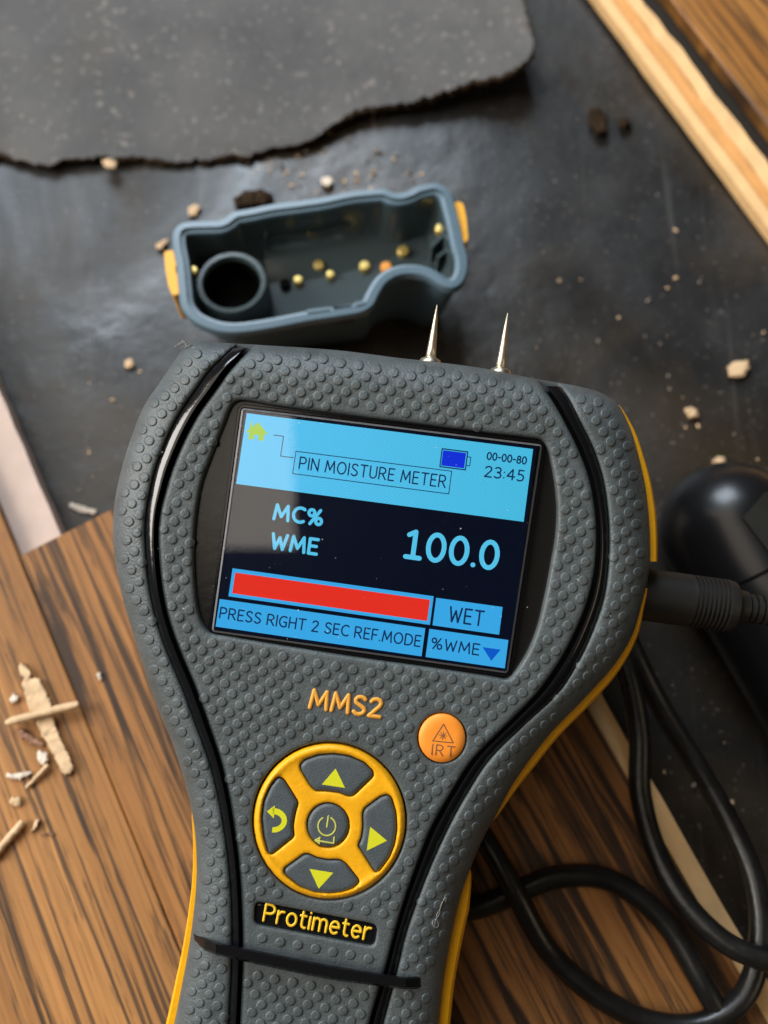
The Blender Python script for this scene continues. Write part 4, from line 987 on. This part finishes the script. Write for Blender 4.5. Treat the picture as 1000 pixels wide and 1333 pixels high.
# crumbs scattered over the black sheet and the felt
ico = np.array([(0, 0, 1), (.9, 0, .3), (.28, .85, .3), (-.72, .53, .3), (-.72, -.53, .3), (.28, -.85, .3), (.1, .1, -.6)])
icf = [(0, 1, 2), (0, 2, 3), (0, 3, 4), (0, 4, 5), (0, 5, 1), (6, 2, 1), (6, 3, 2), (6, 4, 3), (6, 5, 4), (6, 1, 5)]
def scatter(name, mat, spots, zf, s0, s1):
    mb = MB()
    for x, y in spots:
        s = s0 + (s1 - s0) * rng.random() ** 3; a_ = rng.random() * 6.28; c_, s_n = math.cos(a_), math.sin(a_)
        v = ico * np.array([1, .7, .6]) * s * (.75 + .5 * rng.random((7, 1))); v = np.c_[v[:, 0] * c_ - v[:, 1] * s_n, v[:, 0] * s_n + v[:, 1] * c_, v[:, 2]]
        mb.add(v + gp(x, y, zf) + np.array([0, 0, s * .35]), icf)
    o = mb.done(name, mat, None, smooth=False); tag(o, kind='stuff'); return o
sp = []
def clus(n, x0, y0, x1, y1, sx, sy):
    for _ in range(n):
        t = rng.random(); sp.append((x0 + (x1 - x0) * t + rng.normal(0, sx), y0 + (y1 - y0) * t + rng.normal(0, sy)))
clus(190, 400, 230, 640, 190, 60, 25); clus(60, 330, 215, 380, 235, 30, 14); clus(46, 700, 250, 940, 380, 70, 90); clus(34, 30, 300, 140, 640, 30, 40); clus(16, 640, 330, 800, 460, 60, 50); clus(18, 860, 940, 1000, 1100, 40, 60); clus(10, 860, 500, 990, 600, 40, 40)
def okc(x, y):
    a_ = (gp(x, y, ZS) - e1); b_ = (gp(x, y, ZS) - TB); j_ = gp(x, y, ZS) - J
    if (b_ @ pper) > -.002 or (j_ @ pper) < .011: return False
    if (j_ @ pdir) < .004 and (a_ @ pper) < .003: return False
    tq = np.interp(x, tear[:240, 0], tear[:240, 1]) if x < 690 else -999
    return y > tq + 6
sp = [q for q in sp if okc(*q)]
tag(scatter('sawdust', mat_chip, sp[::2], ZT - .0004, .00022, .0009), 'pale sawdust crumbs scattered over the black sheet', 'sawdust')
tag(scatter('dirt_crumbs', M('grey_crumb', (.20, .17, .145), .8, spec=.2), sp[1::2], ZT - .0004, .00025, .0010), 'grey grit scattered over the black sheet', 'grit')
# dust on the meter and its glass
spots = [(260 + 440 * rng.random(), 540 + 330 * rng.random()) for _ in range(70)]
mb = MB()
mat_dust = M('white_dust', (.75, .74, .72), .8, spec=.2)
for k in range(190):
    if k < 80: x, y = spots[k % 70]; h = -.48 if inside(np.array([[x, y]]), lensq)[0] else -1.72
    else:
        q = D[rng.integers(len(D))] + rng.normal(0, 9, 2); x, y = q
        if not inside(q[None], outline)[0] or any(inside(q[None], c)[0] for c in holes[2:]): continue
        h = deck_h(q[None])[0] + .05
    s = .03 + .075 * rng.random() ** 2; a_ = rng.random() * 6.28; e_ = np.array([[math.cos(a_), -math.sin(a_)], [math.sin(a_), math.cos(a_)]])
    v2 = (ico[:, :2] * np.array([1 + rng.random(), .7]) * s * 8) @ e_.T + (x, y)
    mb.add(cp(v2[:, 0], v2[:, 1], h + .02 + ico[:, 2] * s * .5), icf)
tag(fix_normals(mb.done('dust', mat_dust, None, smooth=False)), 'white dust specks on the rubber and glass of the meter', 'dust', kind='stuff')
# lint: one tuft at the corner of the head, one fibre on the lower grip
mat_lint = M('lint', (.36, .35, .33), .8, spec=.2)
mb = MB()
for k in range(9):
    x0, y0 = 246 + rng.normal(0, 4), 449 + rng.normal(0, 1.5); P = [(x0, y0, -3.6), (x0 - 4 + rng.normal(0, 3), y0 - 2 + rng.normal(0, 2), -3.0), (x0 - 7 + rng.normal(0, 4), y0 + rng.normal(0, 3), -3.2)]
    mb.add(*tube(catmull(np.array([cp(*p) for p in P]) * 1000, .3) / 1000, .00004, 5))
tag(mb.done('lint_tuft', mat_lint, None), 'wispy grey lint tuft on the top corner of the meter', 'lint')
mb = MB()
for P in ([(580, 1168), (574, 1178), (572, 1190), (567, 1198), (566, 1207)], [(578, 1170), (573, 1183), (568, 1194), (571, 1205), (566, 1208), (563, 1201)], [(577, 1172), (581, 1168), (580, 1175)]):
    Q = catmull(P, 2); hq = deck_h(Q) + .22; mb.add(*tube(cp(Q[:, 0], Q[:, 1], hq), .00004, 5))
tag(mb.done('lint_fibre', mat_lint, None), 'fine looped pale fibre stuck to the lower grip of the meter', 'lint')
